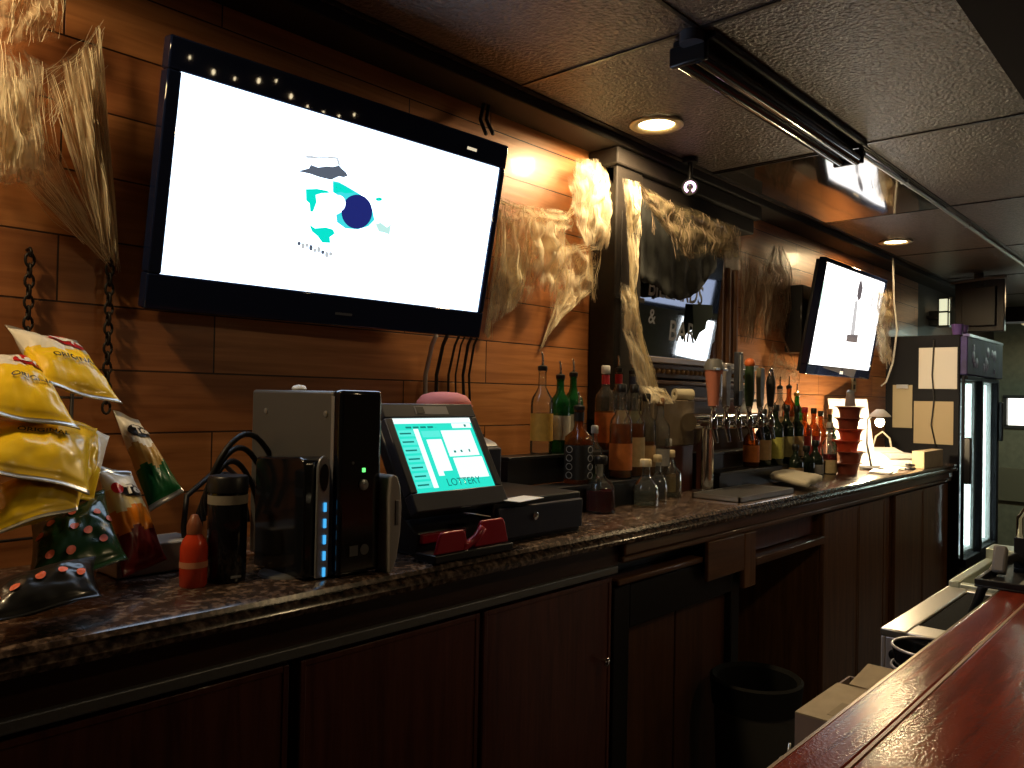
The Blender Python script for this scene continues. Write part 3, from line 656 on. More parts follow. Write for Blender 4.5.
# ------------------------------------------------------------------ back counter
CX1 = 5.40
t = thing('back_counter_top', 'long speckled stone countertop with a stepped rounded front edge', 'countertop', (2, 1.5, CT))
prof = [(WY-.003, CT-.045), (WY-.003, CT), (1.258, CT), (1.248, CT-.004), (1.244, CT-.012), (1.252, CT-.018), (1.244, CT-.024), (1.240, CT-.032), (1.242, CT-.042), (1.250, CT-.045)]
b = MB().prism([(-2.5, y, z) for y, z in prof], (CX1+2.5, 0, 0)); build(b, 'slab', GRANITE, t, smooth=30)
# fascia under the slab
b = MB().box2((1.88, 1.262, CT-.085), (CX1-.02, 1.34, CT-.046)).box2((1.88, 1.268, CT-.105), (CX1-.02, 1.34, CT-.085)); build(b, 'fascia', CABX, t, bevel=.006)
b = MB().box2((-2.5, 1.285, CT-.11), (1.88, 1.34, CT-.046)); build(b, 'shadow_rail', DARKWOOD, t)  # dark wood rail under the slab along the left run
# a metal strip along the cabinet run
tag(build(MB().box2((-2.4, 1.272, CT-.13), (1.862, 1.289, CT-.109)), 'metal_strip', mat('strip_metal', (.16, .16, .16), .4, metal=.4, bump=.1, bscale=90), bevel=.003), 'long grey metal strip along the top of the left cabinets', 'strip')
def panel_door(name, x0, x1, z0, z1, m, parent, y=1.288, knob=None, fr=.012):
    b = MB(); b.box2((x0, y, z0), (x1, y+.018, z1))
    d = build(b, name, m, parent, bevel=.003)
    b = MB()
    for a, c_ in (((x0, z0), (x0+fr, z1)), ((x1-fr, z0), (x1, z1)), ((x0+fr, z0), (x1-fr, z0+fr)), ((x0+fr, z1-fr), (x1-fr, z1))): b.box2((a[0], y-.003, a[1]), (c_[0], y, c_[1]))
    build(b, 'door_edge', m, d, bevel=.002)
    if knob:
        kb = MB().lathe([(.004, 0), (.004, .012), (.011, .016), (.012, .022), (.006, .027)], (knob[0], y-.007, knob[1]), 14, axis=V((0, -1, 0))); build(kb, 'knob', CHROME, d, smooth=50)
    return d
def cabinet(label, x0, x1, doors, m, z1=CT-.132):
    t = thing('base_cabinet', label, 'cabinet', ((x0+x1)/2, 1.5, 0), group='cabinets under the back counter')
    build(MB().box2((x0, 1.307, .08), (x1, WY-.01, z1)).box2((x0+.02, 1.36, 0), (x1-.02, WY-.01, .08)), 'body', m, t)
    for (a, c_, kn) in doors: panel_door('door', a, c_, .11, z1-.01, m, t, knob=kn)
    return t
cabinet('dark red wooden cabinet at the near left end under the crisps', -.75, .30, [(-.73, .28, None)], CAB)
cabinet('dark red wooden cabinet under the red bottle and the black modem', .30, .835, [(.31, .825, None)], CAB)
cabinet('dark red wooden cabinet under the desktop computer and the till screen', .845, 1.33, [(.85, 1.325, None)], CAB)
cabinet('dark red wooden cabinet with a small knob left of the black cooler', 1.335, 1.86, [(1.34, 1.85, (1.80, CT-.36))], CAB)
# under-counter cooler
t = thing('undercounter_cooler', 'black framed undercounter cooler with a brown wooden front panel', 'cooler', (2.25, 1.5, 0))
build(MB().box2((1.875, 1.36, .05), (2.66, WY-.01, CT-.11)), 'body', BLACK, t)
build(MB().box2((1.885, 1.285, CT-.175), (2.37, 1.36, CT-.155)), 'worktop_lip', CABX, t, bevel=.006)
b = MB().box2((1.885, 1.30, .05), (1.965, 1.36, CT-.18)).box2((2.60, 1.30, .05), (2.66, 1.36, CT-.24)).box2((1.965, 1.30, CT-.31), (2.60, 1.36, CT-.18)).box2((1.965, 1.30, .05), (2.60, 1.36, .2)); build(b, 'frame', BLACKM, t, bevel=.004)
b = MB().box2((1.965, 1.325, .2), (2.26, 1.345, CT-.31)).box2((2.27, 1.325, .2), (2.60, 1.345, CT-.31)); build(b, 'front_panel', wood('cooler_panel', (.045, .016, .007), (.11, .042, .018), .4, 'Z'), t, bevel=.003)
# wooden apron with post between cooler and knee space
t = thing('counter_apron', 'brown wooden apron block and post under the counter right of the cooler', 'panel', (2.5, 1.3, CT-.2))
build(MB().box2((2.37, 1.268, CT-.235), (2.63, 1.284, CT-.106)), 'apron_board', CABX, t, bevel=.004)
build(MB().box2((2.63, 1.266, CT-.30), (2.718, 1.286, CT-.106)), 'post', CABB, t, bevel=.004)
# drawer over the knee space
t = thing('under_counter_drawer', 'dark wooden drawer above the open black space under the counter', 'drawer', (3.05, 1.35, CT-.2))
build(MB().box2((2.735, 1.32, CT-.20), (3.37, 1.34, CT-.112)), 'drawer_front', CAB, t, bevel=.004)
build(MB().box2((2.73, 1.27, CT-.235), (3.38, 1.40, CT-.205)), 'lower_rail', CABX, t, bevel=.004)
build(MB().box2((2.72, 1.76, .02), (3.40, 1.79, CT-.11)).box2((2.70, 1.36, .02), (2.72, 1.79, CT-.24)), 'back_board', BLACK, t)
cabinet('brown wooden cabinet with two plain doors right of the open space', 3.40, 4.34, [(3.41, 3.83, None), (3.84, 4.20, None)], CABB, CT-.106)
cabinet('brown wooden cabinet with tall plain panels at the fridge end', 4.36, 5.38, [(4.37, 4.86, None), (4.87, 5.37, None)], CABB, CT-.106)
# things in the open space
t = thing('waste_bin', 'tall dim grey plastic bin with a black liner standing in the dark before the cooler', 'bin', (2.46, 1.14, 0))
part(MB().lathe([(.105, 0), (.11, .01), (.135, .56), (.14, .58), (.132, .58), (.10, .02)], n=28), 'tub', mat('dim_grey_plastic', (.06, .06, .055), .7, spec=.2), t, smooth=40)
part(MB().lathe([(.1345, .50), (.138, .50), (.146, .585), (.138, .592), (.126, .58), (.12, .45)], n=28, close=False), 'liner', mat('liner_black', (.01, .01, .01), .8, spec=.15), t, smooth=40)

# ------------------------------------------------------------------ crisp bags
YEL = mat('bag_yellow', (.95, .62, .02), .3, coat=.3, var=.1, vscale=14); BAGW = mat('bag_white', (.85, .82, .72), .35, coat=.3); BAGS = mat('bag_silver', (.55, .53, .48), .28, metal=.7)
BAGR = mat('bag_red_mark', (.55, .015, .015), .35); BAGG = mat('bag_green', (.01, .12, .03), .28, coat=.3); BAGO = mat('bag_orange', (.75, .22, .01), .3, coat=.3); BAGM = mat('bag_maroon', (.16, .012, .012), .3, coat=.3)
BAGD = mat('bag_dark_green', (.012, .05, .014), .25, coat=.4); BAGK = mat('bag_black', (.012, .012, .012), .28, coat=.3); BAGGOLD = mat('bag_gold', (.55, .33, .08), .3, coat=.3); DOT = mat('bag_dot', (.85, .17, .08), .4)
BAGCR = mat('bag_cream', (.75, .62, .32), .35, coat=.3)
INK = mat('print_black', (.02, .015, .01), .5); LETW = mat('print_white', (.8, .78, .72), .5)
def bag(name, label, corners, thick, zone, mats, seed, prints=(), group='snack bags'):
    """corners TL TR BR BL as world points; zone(u,v) picks the printed colour; prints: (kind, u, v, size, text/material)"""
    TL, TR, BR, BL = [V(c) for c in corners]
    cen = (TL+TR+BR+BL)/4; t = thing(name, label, 'snack bag', cen, group=group)
    U = ((TR-TL)+(BR-BL)).normalized(); D = ((BL-TL)+(BR-TR)).normalized(); Nn = D.cross(U).normalized()
    if Nn.dot(EYE-cen) < 0: Nn = -Nn
    LU, LD = ((TR-TL)+(BR-BL)).length/2, ((BL-TL)+(BR-TR)).length/2
    def prof(u, v):
        if v < .055 or v > .945: return 0.02
        vv_ = (v-.055)/.89
        return max(.02, max(0, 1-abs(2*u-1)**2.6)**.6*max(0, math.sin(PI*vv_))**.55)
    def pt(u, v, side, lift=0.):
        p = (TL*(1-u)+TR*u)*(1-v)+(BL*(1-u)+BR*u)*v
        h = prof(u, v)
        pull = .045*LU*(1-abs(2*v-1)**2)*math.copysign(1, .5-u)*(abs(2*u-1)**3)
        p = p+U*pull
        cr = (noise.noise(V((u*4+seed, v*5, seed)))*.22+noise.noise(V((u*11+seed, v*9, 2.)))*.12)
        ed = .08*math.sin(u*34+seed)*math.exp(-min(v, 1-v)*9)
        return p+Nn*(side*thick*(h*(1+cr)+ed*.5*h+.01)+lift+thick*.10*math.sin(u*7+seed)*(1-h))
    b = MB(); NU, NV = 30, 36; F = {}; B_ = {}
    for i in range(NU+1):
        for j in range(NV+1):
            u, v = i/NU, j/NV
            F[i, j] = b.b.verts.new(pt(u, v, 1)); B_[i, j] = b.b.verts.new(pt(u, v, -1))
    for i in range(NU):
        for j in range(NV):
            z = zone((i+.5)/NU, (j+.5)/NV)
            f = b.b.faces.new((F[i, j], F[i, j+1], F[i+1, j+1], F[i+1, j])); f.material_index = z
            f = b.b.faces.new((B_[i, j], B_[i+1, j], B_[i+1, j+1], B_[i, j+1])); f.material_index = z
    for i in range(NU):
        for j, q in ((0, 1), (NV, 0)):
            f = b.b.faces.new((F[i, j], F[i+1, j], B_[i+1, j], B_[i, j])); f.material_index = zone(.5, j/NV)
    for j in range(NV):
        for i in (0, NU): f = b.b.faces.new((F[i, j], F[i, j+1], B_[i, j+1], B_[i, j])); f.material_index = zone(i/NU, j/NV)
    o = build(b, 'pouch', mats, t, smooth='full')
    for kind, u, v, s, arg in prints:
        if kind == 'text':
            tx, m = arg; text_on(tx, s, m, t, lambda x, y: pt(u+x/LU, v-y/LD, 1, .0045), bold=(.0012 if 's' in tx[-1] else .0004)*(s/.02))
        else:
            m, rx, rz = arg; bb = MB(); n = 26; rows = []
            for q in range(4): rows.append([bb.b.verts.new(pt(u+rx*(q/3+.001)*math.cos(2*PI*k/n)/LU, v+rz*(q/3+.001)*math.sin(2*PI*k/n)/LD, 1, .0026)) for k in range(n)])
            for A, B2 in zip(rows, rows[1:]):
                for k in range(n): bb.b.faces.new((A[k], A[(k+1) % n], B2[(k+1) % n], B2[k]))
            build(bb, 'printed_mark', m, t, smooth='full')
    return t
ylz = lambda a: (lambda u, v: 2 if (v < .045 or v > .955) else (1 if v < a+.05*math.sin(u*5) else 0))
YM = [YEL, BAGW, BAGS]
def lays(u, v, s=.03): return [('mark', u, v, s, (BAGR, s*1.35, s*.8)), ('text', u, v, s*1.15, ("Lay's", LETW))]
bag('crisp_bag', 'topmost yellow and white crisp bag tilting down from the dark chain', [on_y(4, 326, 1.70), on_y(76, 342, 1.69), on_y(122, 405, 1.56), on_y(44, 384, 1.54)], .030, ylz(.42), YM, 1,
    lays(.60, .29, .026)+[('text', .50, .63, .017, ('ORIGINAL', INK))])
bag('crisp_bag', 'yellow crisp bag hanging just below the topmost one, second from the top', [on_y(-22, 350, 1.64), on_y(30, 358, 1.63), on_y(80, 430, 1.47), on_y(-18, 412, 1.46)], .032, ylz(.36), YM, 2,
    lays(.72, .27, .024)+[('text', .60, .60, .016, ('ORIGINAL', INK))])
bag('crisp_bag', 'plump yellow crisp bag third from the top of the hanging bags', [on_y(-20, 418, 1.56), on_y(98, 428, 1.58), on_y(90, 494, 1.42), on_y(-26, 466, 1.40)], .036, lambda u, v: 2 if v > .95 else 0, YM, 3,
    [('text', .45, .50, .018, ('ORIGINAL', INK)), ('text', .70, .66, .010, ('POTATO CHIPS', INK))][:1])
bag('crisp_bag', 'lowest yellow crisp bag resting over the dotted green bag', [on_y(-20, 488, 1.50), on_y(100, 462, 1.54), on_y(78, 508, 1.41), on_y(-20, 538, 1.38)], .034, lambda u, v: 2 if v > .955 else 0, YM, 4)
bag('crisp_bag', 'yellow crisp bag seen edge-on with its silver corners sticking out behind the others', [on_y(70, 418, 1.60), on_y(110, 436, 1.60), on_y(94, 500, 1.50), on_y(72, 500, 1.49)], .020, lambda u, v: 1 if u > .62 and v < .6 else 0, YM, 5)
def tosz(pal):
    def z(u, v):
        if v < .05 or v > .95: return 0
        w = v+.04*math.sin(u*9)
        return 1 if w < .40 else (2 if w < .62 else 3)
    return z
bag('tortilla_chip_bag', 'slim tortilla chip bag in white, gold and green hanging near the wall', [on_y(113, 410, 1.765), on_y(138, 420, 1.76), on_y(184, 492, 1.66), on_y(150, 512, 1.64)], .024, tosz(0), [BAGS, BAGW, BAGGOLD, BAGG], 6,
    [('mark', .55, .24, .02, (BAGK, .030, .016)), ('text', .60, .24, .026, ('Tos', LETW))])
bag('tortilla_chip_bag', 'tortilla chip bag in white, orange and dark red standing on the counter', [on_y(96, 466, 1.58), on_y(130, 472, 1.58), on_y(166, 560, 1.50), on_y(122, 578, 1.47)], .028, lambda u, v: 0 if v < .05 else (1 if v < .26 else (4 if v < .44+.03*math.sin(u*8) else (2 if v < .64+.04*math.sin(u*11) else 3))), [BAGS, BAGW, BAGO, BAGM, BAGCR], 7,
    [('mark', .64, .27, .02, (BAGK, .026, .014)), ('mark', .24, .245, .02, (BAGR, .012, .011)), ('text', .64, .27, .024, ('Tos', LETW))])
def dots(lst): return [('mark', u, v, .01, (DOT, .0075, .0075)) for u, v in lst]
bag('candy_bag', 'dark green snack bag with orange dots, upper of the dotted pair', [on_y(30, 520, 1.52), on_y(104, 490, 1.53), on_y(128, 560, 1.40), on_y(26, 590, 1.37)], .030, lambda u, v: 0, [BAGD], 8,
    dots([(.22, .34), (.48, .30), (.62, .62), (.42, .78), (.20, .75), (.48, .52), (.78, .40), (.08, .45), (.78, .75), (.93, .5)]), group='dotted snack bags')
bag('candy_bag', 'dark green snack bag with red dots lying at the counter edge, lower of the pair', [on_y(-14, 582, 1.36), on_y(96, 556, 1.38), on_y(102, 596, 1.275), on_y(-16, 624, 1.262)], .026, lambda u, v: 0, [BAGK], 9,
    dots([(.22, .62), (.44, .55), (.64, .55), (.82, .60), (.05, .7)]), group='dotted snack bags')
# rack the bags clip to
A = on_y(30, 392, WY-.05)
t = thing('snack_rack', 'thin dark wire rack behind the hanging crisp bags', 'rack', (A.x, WY, CT))
b = MB()
for dx in (-.10, .10): b.tube([V((A.x+dx-.02, WY-.03, CT+.005)), V((A.x+dx-.02, WY-.04, A.z))], .004, 8)
for k in range(5): z = CT+.06+k*(A.z-CT-.07)/4; b.tube([V((A.x-.14, WY-.04, z)), V((A.x+.10, WY-.04, z))], .003, 6)
build(b, 'wire_frame', CHAINM, t, smooth='full')

# ------------------------------------------------------------------ bottles on the left and till gear
def q_on_ct(px, py): p = on_z(px, py, CT); return V((p.x, p.y, CT))
p = q_on_ct(193, 586)
t = thing('sauce_bottle', 'small red hot sauce bottle with a pale band beside the black jar', 'bottle', p)
part(MB().lathe([(.022, 0), (.0245, .004), (.0245, .072), (.020, .085), (.012, .096), (.011, .10)], n=20), 'body', mat('sauce_red', (.62, .055, .02), .2, coat=.5), t, smooth=50)
part(MB().lathe([(.0135, .096), (.0135, .112), (.011, .118), (.006, .130), (.004, .131)], n=16), 'cap', mat('sauce_cap', (.30, .10, .05), .4), t, smooth=50)
part(MB().lathe([(.0250, .036), (.0250, .047)], n=20, close=False), 'label_band', mat('sauce_label', (.65, .28, .16), .5), t, smooth=50)
p = q_on_ct(226, 580)
t = thing('black_jar', 'tall black jar with a pale paper band left of the modem', 'jar', p)
part(MB().lathe([(.033, 0), (.036, .004), (.036, .165), (.034, .170)], n=28), 'body', BLACKG, t, smooth=50)
part(MB().lathe([(.037, .168), (.037, .194), (.034, .198)], n=28), 'lid', BLACK, t, smooth=50)
part(MB().lathe([(.0366, .146), (.0366, .163)], n=28, close=False), 'paper_band', mat('jar_band', (.30, .27, .22), .7), t, smooth=50)
part(MB().box((.0, -.0365, .012), (.02, .002, .004)), 'foot_mark', SILV, t)
# coil of black cables
p = on_y(240, 465, 1.56)-V((.035, 0, 0)); b = MB()
for k in range(4):
    rx = .060+.010*k; b.tube([V((p.x+.02+rx*math.cos(a)*.9, 1.60-.03*k+.02*math.sin(a*2), CT+.10+.02*k+(rx+.02)*math.sin(a))) for a in [PI*1.15-PI*1.25*s/18 for s in range(19)]], .006, 8)
b.tube([V((p.x-.07, 1.57, CT+.01)), V((p.x-.075, 1.58, CT+.08)), V((p.x-.06, 1.60, CT+.14)), V((p.x+.03, 1.62, CT+.20)), V((p.x+.09, 1.66, CT+.16))], .006, 8)
tag(build(b, 'cable_coil', CABLE, smooth='full'), 'arching black cables behind the black jar and the modem', 'cables')
tag(build(MB().box((.70, 1.60, CT+.03), (.16, .10, .058)), 'white_carton', mat('dim_white_card', (.45, .42, .38), .7), bevel=.003), 'low white carton behind the red sauce bottle', 'carton')
# modem
p = q_on_ct(317, 580)
t = thing('modem', 'black upright modem with a silver face and a row of blue lights', 'modem', (p.x, p.y, CT))
def mp_(y, z): return (y, z)
side = [(0, 0), (0, .215), (.006, .226), (.02, .23), (.17, .222), (.178, .21), (.178, 0)]
part(MB().prism([(-.030, y+.004, z+.004) for y, z in side], (.052, 0, 0)), 'body', BLACKG, t, bevel=.004)
face = [(-.014, 0), (-.014, .21), (-.010, .226), (0, .234), (.010, .226), (.014, .21), (.014, 0)]
part(MB().prism([(x+.006, 0, z+.004) for x, z in face], (0, -.007, 0)), 'face', SILV, t, bevel=.002)
part(MB().prism([(.006+.009*math.cos(a), -.0085, .202+.020*math.sin(a)*(1 if math.sin(a) > 0 else 1.6)) for a in [2*PI*k/20 for k in range(20)]], (0, -.001, 0)), 'window', BLACKG, t)
for k in range(5): part(MB().box((.009, -.0085, .145-.031*k-.006), (.005, .003, .017)), 'indicator_light', mat('blue_led', (.1, .4, .6), .4, emit=(.06, .42, .85), es=1.1), t)
part(MB().lathe([(.06, 0), (.058, .004), (.04, .006)], (-.004, .09, 0), 24), 'stand', mat('stand_grey', (.12, .12, .12), .5), t, smooth=40)
# computer
X0, Y0, Wp, Dp, Hp = .921, 1.276, .100, .330, .362
t = thing('desktop_computer', 'grey and black upright desktop computer with a green power light', 'computer', (X0, Y0, CT))
part(MB().box2((0, .028, .006), (Wp, Dp, Hp)), 'case', GREY, t, bevel=.006)
part(MB().box2((-.001, 0, .004), (Wp+.001, .03, Hp+.002)), 'front_bezel', BLACKG, t, bevel=.008, seg=3)
part(MB().box2((-.002, .020, .006), (.003, .030, Hp-.01)), 'edge_strip', mat('case_edge', (.3, .3, .32), .4, metal=.3), t)
part(MB().lathe([(.011, 0), (.011, .003), (.008, .005)], (.056, 0, .178), 20, axis=V((0, -1, 0))), 'power_button', SILV, t, smooth=40)
part(MB().box((.056, -.001, .207), (.006, .003, .008)), 'power_light', mat('green_led', (.1, .6, .1), .4, emit=(.15, 1, .2), es=1.6), t)
part(MB().lathe([(.003, 0), (.003, .001)], (.03, -.0002, .222), 12, axis=V((0, -1, 0))), 'jack', GREY, t)
b = MB().box((.036, -.0006, .05), (.020, .0012, .020)).lathe([(.0105, 0), (.0105, .0012)], (.062, 0, .05), 16, axis=V((0, -1, 0))); part(b, 'badges', mat('badge_grey', (.13, .13, .14), .4), t)
for y in (.05, .27): part(MB().lathe([(.006, 0), (.006, .002), (.003, .003)], (0, y, Hp-.045), 12, axis=V((-1, 0, 0))), 'thumb_screw', SILV, t)
for x, y in ((.02, .05), (.08, .05), (.02, .29), (.08, .29)): part(MB().box((x, y, .003), (.015, .02, .006)), 'foot', BLACK, t)
tag(build(MB().lathe([(.014, 0), (.016, .004), (.012, .010), (.003, .012)], (X0+.035, Y0+.20, CT+Hp), 16), 'plastic_stopper', WHITE, smooth=50), 'small white bottle cap left on top of the computer', 'cap')
# pale handset right of the computer
t = thing('barcode_scanner', 'pale grey curved handheld scanner propped against the computer', 'scanner', (1.032, 1.248, CT))
b = MB(); out = [(.0, .0), (.012, .03), (.020, .08), (.022, .13), (.018, .17), (.010, .192), (0, .197), (-.008, .19), (-.010, .15), (-.008, .06), (-.006, 0)]
b.prism([(x, 0, z) for x, z in out], (0, .05, 0)); part(b, 'shell', mat('scanner_grey', (.36, .33, .32), .45), t, bevel=.006, seg=3)
part(MB().box((.008, -.0005, .12), (.008, .004, .05)), 'trigger', mat('scanner_dark', (.12, .11, .11), .5), t, bevel=.001)

# till screen
mcn = V((1.396*.926, 1.491*.926, ZC-.151*.926)); tt = math.radians(-30.4)
t = thing('till_monitor', 'black till monitor leaning back with a teal lottery screen', 'monitor'); t.matrix_basis = Matrix.Translation(mcn) @ Matrix.Rotation(tt, 4, 'X')
w2, h2 = .125, .094
b = MB()
for a, c_ in (((-w2-.022, h2), (w2+.022, h2+.038)), ((-w2-.022, -h2-.045), (w2+.022, -h2)), ((-w2-.022, -h2), (-w2, h2)), ((w2, -h2), (w2+.022, h2))): b.box2((a[0], -.006, a[1]), (c_[0], .02, c_[1]))
part(b, 'bezel', mat('till_bezel', (.03, .03, .04), .35), t, bevel=.003)
part(MB().box2((-w2-.020, .02, -h2-.04), (w2+.020, .055, h2+.034)), 'back_shell', BLACK, t, bevel=.008)
part(MB().box2((-.05, -.0065, h2+.008), (.055, -.0058, h2+.030)), 'printed_strip', mat('strip_grey', (.22, .22, .24), .4), t)
part(MB().box2((-.045, -.0072, h2+.010), (-.022, -.0064, h2+.028)), 'badge', BLACK, t)
scr = part(MB().box2((-w2, -.001, -h2), (w2, .01, h2)), 'screen', em('till_teal', (.02, .80, .62), 1.0), t)
TW = em('till_white', (.86, 1, .98), 1.15); TL_ = em('till_aqua', (.10, .88, .74), 1.0); TD = em('till_dark', (.0, .28, .24), .8)
def s4(u, v): return (-w2+2*w2*u, h2-2*h2*v)
def R4(u0, v0, u1, v1): return [s4(u0, v0), s4(u1, v0), s4(u1, v1), s4(u0, v1)]
items = [(TW, R4(0, 0, 1, .075), 0), (TW, R4(.72, .08, .98, .15), 0), (TW, R4(.55, .18, .95, .55), 0), (TW, R4(.58, .57, .97, .86), 0), (TW, R4(.33, .30, .52, .74), 0), (TL_, R4(.30, .18, .53, .27), 0), (TW, R4(.215, .15, .275, .95), 0), (TW, R4(.33, .74, .40, .80), 0)]
for k in range(7): items += [(TL_, R4(.02, .165+.115*k, .21, .25+.115*k), 0), (TD, R4(.035, .20+.115*k, .17, .222+.115*k), 1)]
for k in range(4): items.append((TD, R4(.13+.09*k, .115, .20+.09*k, .14), 0))
items += [(TD, R4(.88, .10, .91, .135), 1), (TD, R4(.62, .47, .65, .50), 1), (TD, R4(.71, .465, .735, .50), 1), (TD, R4(.82, .46, .84, .50), 1)]
picture(scr, items)
text_on('LOTTERY', .026, TD, None, lambda x, y: V((s4(.60, 0)[0]+x, -.0045, s4(0, .905)[1]+y)), bold=.0002).parent = scr
# base of the till
t = thing('cash_till', 'black cash till under the leaning monitor with a red front', 'till', (mcn.x, mcn.y, CT))
part(MB().prism([(-.12, -.05, 0), (-.12, -.045, .05), (-.12, .04, .115), (-.12, .12, .165), (-.12, .14, .165), (-.12, .14, 0)], (.235, 0, 0)), 'body', BLACK, t, bevel=.006)
part(MB().box2((-.115, -.0585, .028), (.02, -.047, .050)), 'red_strip', RED, t, bevel=.003)
# red scoops in front
t = thing('red_card_tray', 'glossy red plastic tray with two upright rounded lobes in front of the till', 'tray', (mcn.x-.028, mcn.y-.11, CT))
part(MB().box2((-.118, -.024, 0), (.128, .04, .018)), 'base', BLACK, t, bevel=.003)
def lobe(x0, x1, h, y0):
    b = MB(); n = 14; pts = [(x0, .018)]
    for k in range(n+1):
        u = k/n; pts.append((x0+(x1-x0)*(.06+.88*u), .018+h*(min(1, (1-abs(2*u-1)**4)+.35))/1.35))
    pts.append((x1, .018)); b.prism([(x, y0, z) for x, z in pts], (0, .008, 0)); return b
part(lobe(-.115, -.012, .062, -.020), 'lobe', RED, t, bevel=.003)
part(lobe(.012, .125, .078, -.012), 'lobe', RED, t, bevel=.003)
part(MB().tube([(-.03, -.014, .030), (-.005, -.006, .026), (.02, -.010, .04), (.035, -.014, .062)], .010, 8), 'joint', RED, t, smooth='full')
part(MB().box((.05, .02, .085), (.05, .04, .002), Matrix.Rotation(.2, 3, 'Y')), 'slip', PAPERW, t)
# pink cap on top of till
p = on_y(444, 402, 1.60)
t = thing('pink_cap', 'pink cloth cap resting on top behind the till monitor', 'cap', (p.x, p.y, p.z-.012))
part(MB().lathe([(.075, 0), (.074, .014), (.060, .030), (.035, .038), (.002, .040)], n=28), 'crown', PINK, t, smooth='full')
part(MB().prism([(-.07+.14*k/12, -.04-.05*math.sin(PI*k/12), 0) for k in range(13)]+[(.05, -.02, 0), (-.05, -.02, 0)], (0, 0, .005)), 'brim', PINK, t)
tag(build(MB().box2((p.x-.075, p.y-.05, CT), (min(p.x+.06, 1.388), p.y+.09, p.z-.0125)), 'power_box', BLACK, bevel=.005), 'black box standing behind the till monitor under the pink cap', 'box')

# cash drawer and receipt printer
p0 = on_z(498, 548, CT); p1 = on_z(577, 528, CT)
dx0, dx1, dy0 = 1.395, 1.735, 1.30
t = thing('cash_box', 'black cash drawer with a small silver lock on the counter', 'cash drawer', ((dx0+dx1)/2, 1.45, CT))
build(MB().box2((dx0, dy0+.014, CT), (dx1, 1.66, CT+.105)), 'case', BLACK, t, bevel=.004)
dr = build(MB().box2((dx0+.006, dy0, CT+.012), (dx1-.006, dy0+.016, CT+.088)), 'drawer', NAVY, t, bevel=.003)
build(MB().lathe([(.010, 0), (.010, .005), (.006, .006)], ((dx0+dx1)/2-.035, dy0, CT+.06), 16, axis=V((0, -1, 0))), 'lock', CHROME, dr, smooth=40)
p = on_z(522, 499, CT+.106)
tag(build(MB().box((p.x, p.y, CT+.1065), (.11, .06, .0015), Matrix.Rotation(.15, 3, 'Z')), 'receipt_slip', PAPERW), 'white paper slip lying on the cash drawer', 'paper')
t = thing('receipt_printer', 'dark blue receipt printer with a grey lid standing on the cash drawer', 'printer', (1.485, 1.52, CT+.105))
part(MB().box2((-.065, -.08, .002), (.072, .10, .118)), 'body', NAVY, t, bevel=.006)
part(MB().prism([(-.062, -.075, .118), (-.062, -.06, .130), (-.062, .0, .148), (-.062, .08, .148), (-.062, .095, .118)], (.13, 0, 0)), 'lid', mat('printer_lid', (.20, .20, .22), .35), t, bevel=.005)
part(MB().box2((-.05, -.03, .141), (.055, -.022, .150)), 'paper_slot', BLACK, t)

# ------------------------------------------------------------------ liquor shelves (steps)
def step(label, x0, x1, z1, z2):
    t = thing('liquor_step', label, 'shelf', ((x0+x1)/2, (1.5+WY)/2, CT)); ya, yb, yc = 1.505, 1.60, 1.676
    for y0, y1, z in ((ya, yb, z1), (yb, yc, z2)):
        build(MB().box2((x0, y0, CT+z-.012), (x1, y1, CT+z)), 'board', BLACK, t, bevel=.002)
        build(MB().box2((x0, y0+.004, CT+(0 if y0 == ya else z1)), (x1, y0+.014, CT+z-.012)), 'riser', BLACK, t)
    build(MB().box2((x0, ya+.014, CT), (x0+.012, yb, CT+z1-.012)).box2((x0, yb+.014, CT), (x0+.012, yc, CT+z2-.012)), 'side_board', BLACK, t)
    build(MB().box2((x1-.012, ya+.014, CT), (x1, yb, CT+z1-.012)).box2((x1-.012, yb+.014, CT), (x1, yc, CT+z2-.012)), 'side_board', BLACK, t)
step('black two-step shelf under the bottles beside the cash drawer', 1.76, 2.49, .085, .175)
step('black two-step shelf under the bottles right of the beer taps', 2.90, 4.14, .07, .14)

# ------------------------------------------------------------------ bottles
LAB = {k: mat('label_'+k, c, .55, var=.12, vscale=60) for k, c in dict(gold=(.5, .30, .06), white=(.6, .58, .5), black=(.012, .012, .012), cream=(.55, .44, .25), orange=(.60, .18, .04), red=(.40, .03, .02), green=(.42, .42, .10), tan=(.42, .28, .14), grey=(.32, .32, .32), olive=(.30, .27, .12), rust=(.50, .14, .03)).items()}
CAPS = {k: mat('cap_'+k, c, .35) for k, c in dict(black=(.012, .012, .012), red=(.40, .02, .03), gold=(.5, .32, .08), wood=(.25, .13, .06), cream=(.6, .5, .32), blue=(.03, .04, .10), silver=(.5, .5, .5)).items()}
SHAPES = {
    'round': [(.0, 0), (.90, .0), (1, .015), (1, .60), (.92, .66), (.60, .73), (.36, .79), (.34, .97), (.38, .975), (.38, 1.0)],
    'tall': [(.0, 0), (.92, .0), (1, .015), (1, .66), (.90, .71), (.46, .79), (.36, .84), (.34, .97), (.39, .975), (.39, 1.0)],
    'square': [(.0, 0), (.94, .0), (1, .015), (1, .58), (.96, .63), (.5, .71), (.36, .76), (.36, .97), (.40, .975), (.40, 1.0)],
    'decanter': [(.0, 0), (.90, .0), (1, .02), (1.0, .42), (.94, .52), (.70, .62), (.36, .70), (.28, .74), (.28, .92), (.33, .94), (.33, 1.0)],
    'squat': [(.0, 0), (.9, 0), (1, .02), (1, .55), (.9, .64), (.5, .76), (.30, .82), (.30, .97), (.34, 1.0)],
    'flask': [(.0, 0), (.80, 0), (.96, .03), (1, .30), (.92, .48), (.62, .62), (.38, .70), (.33, .76), (.33, .96), (.38, 1.0)]}
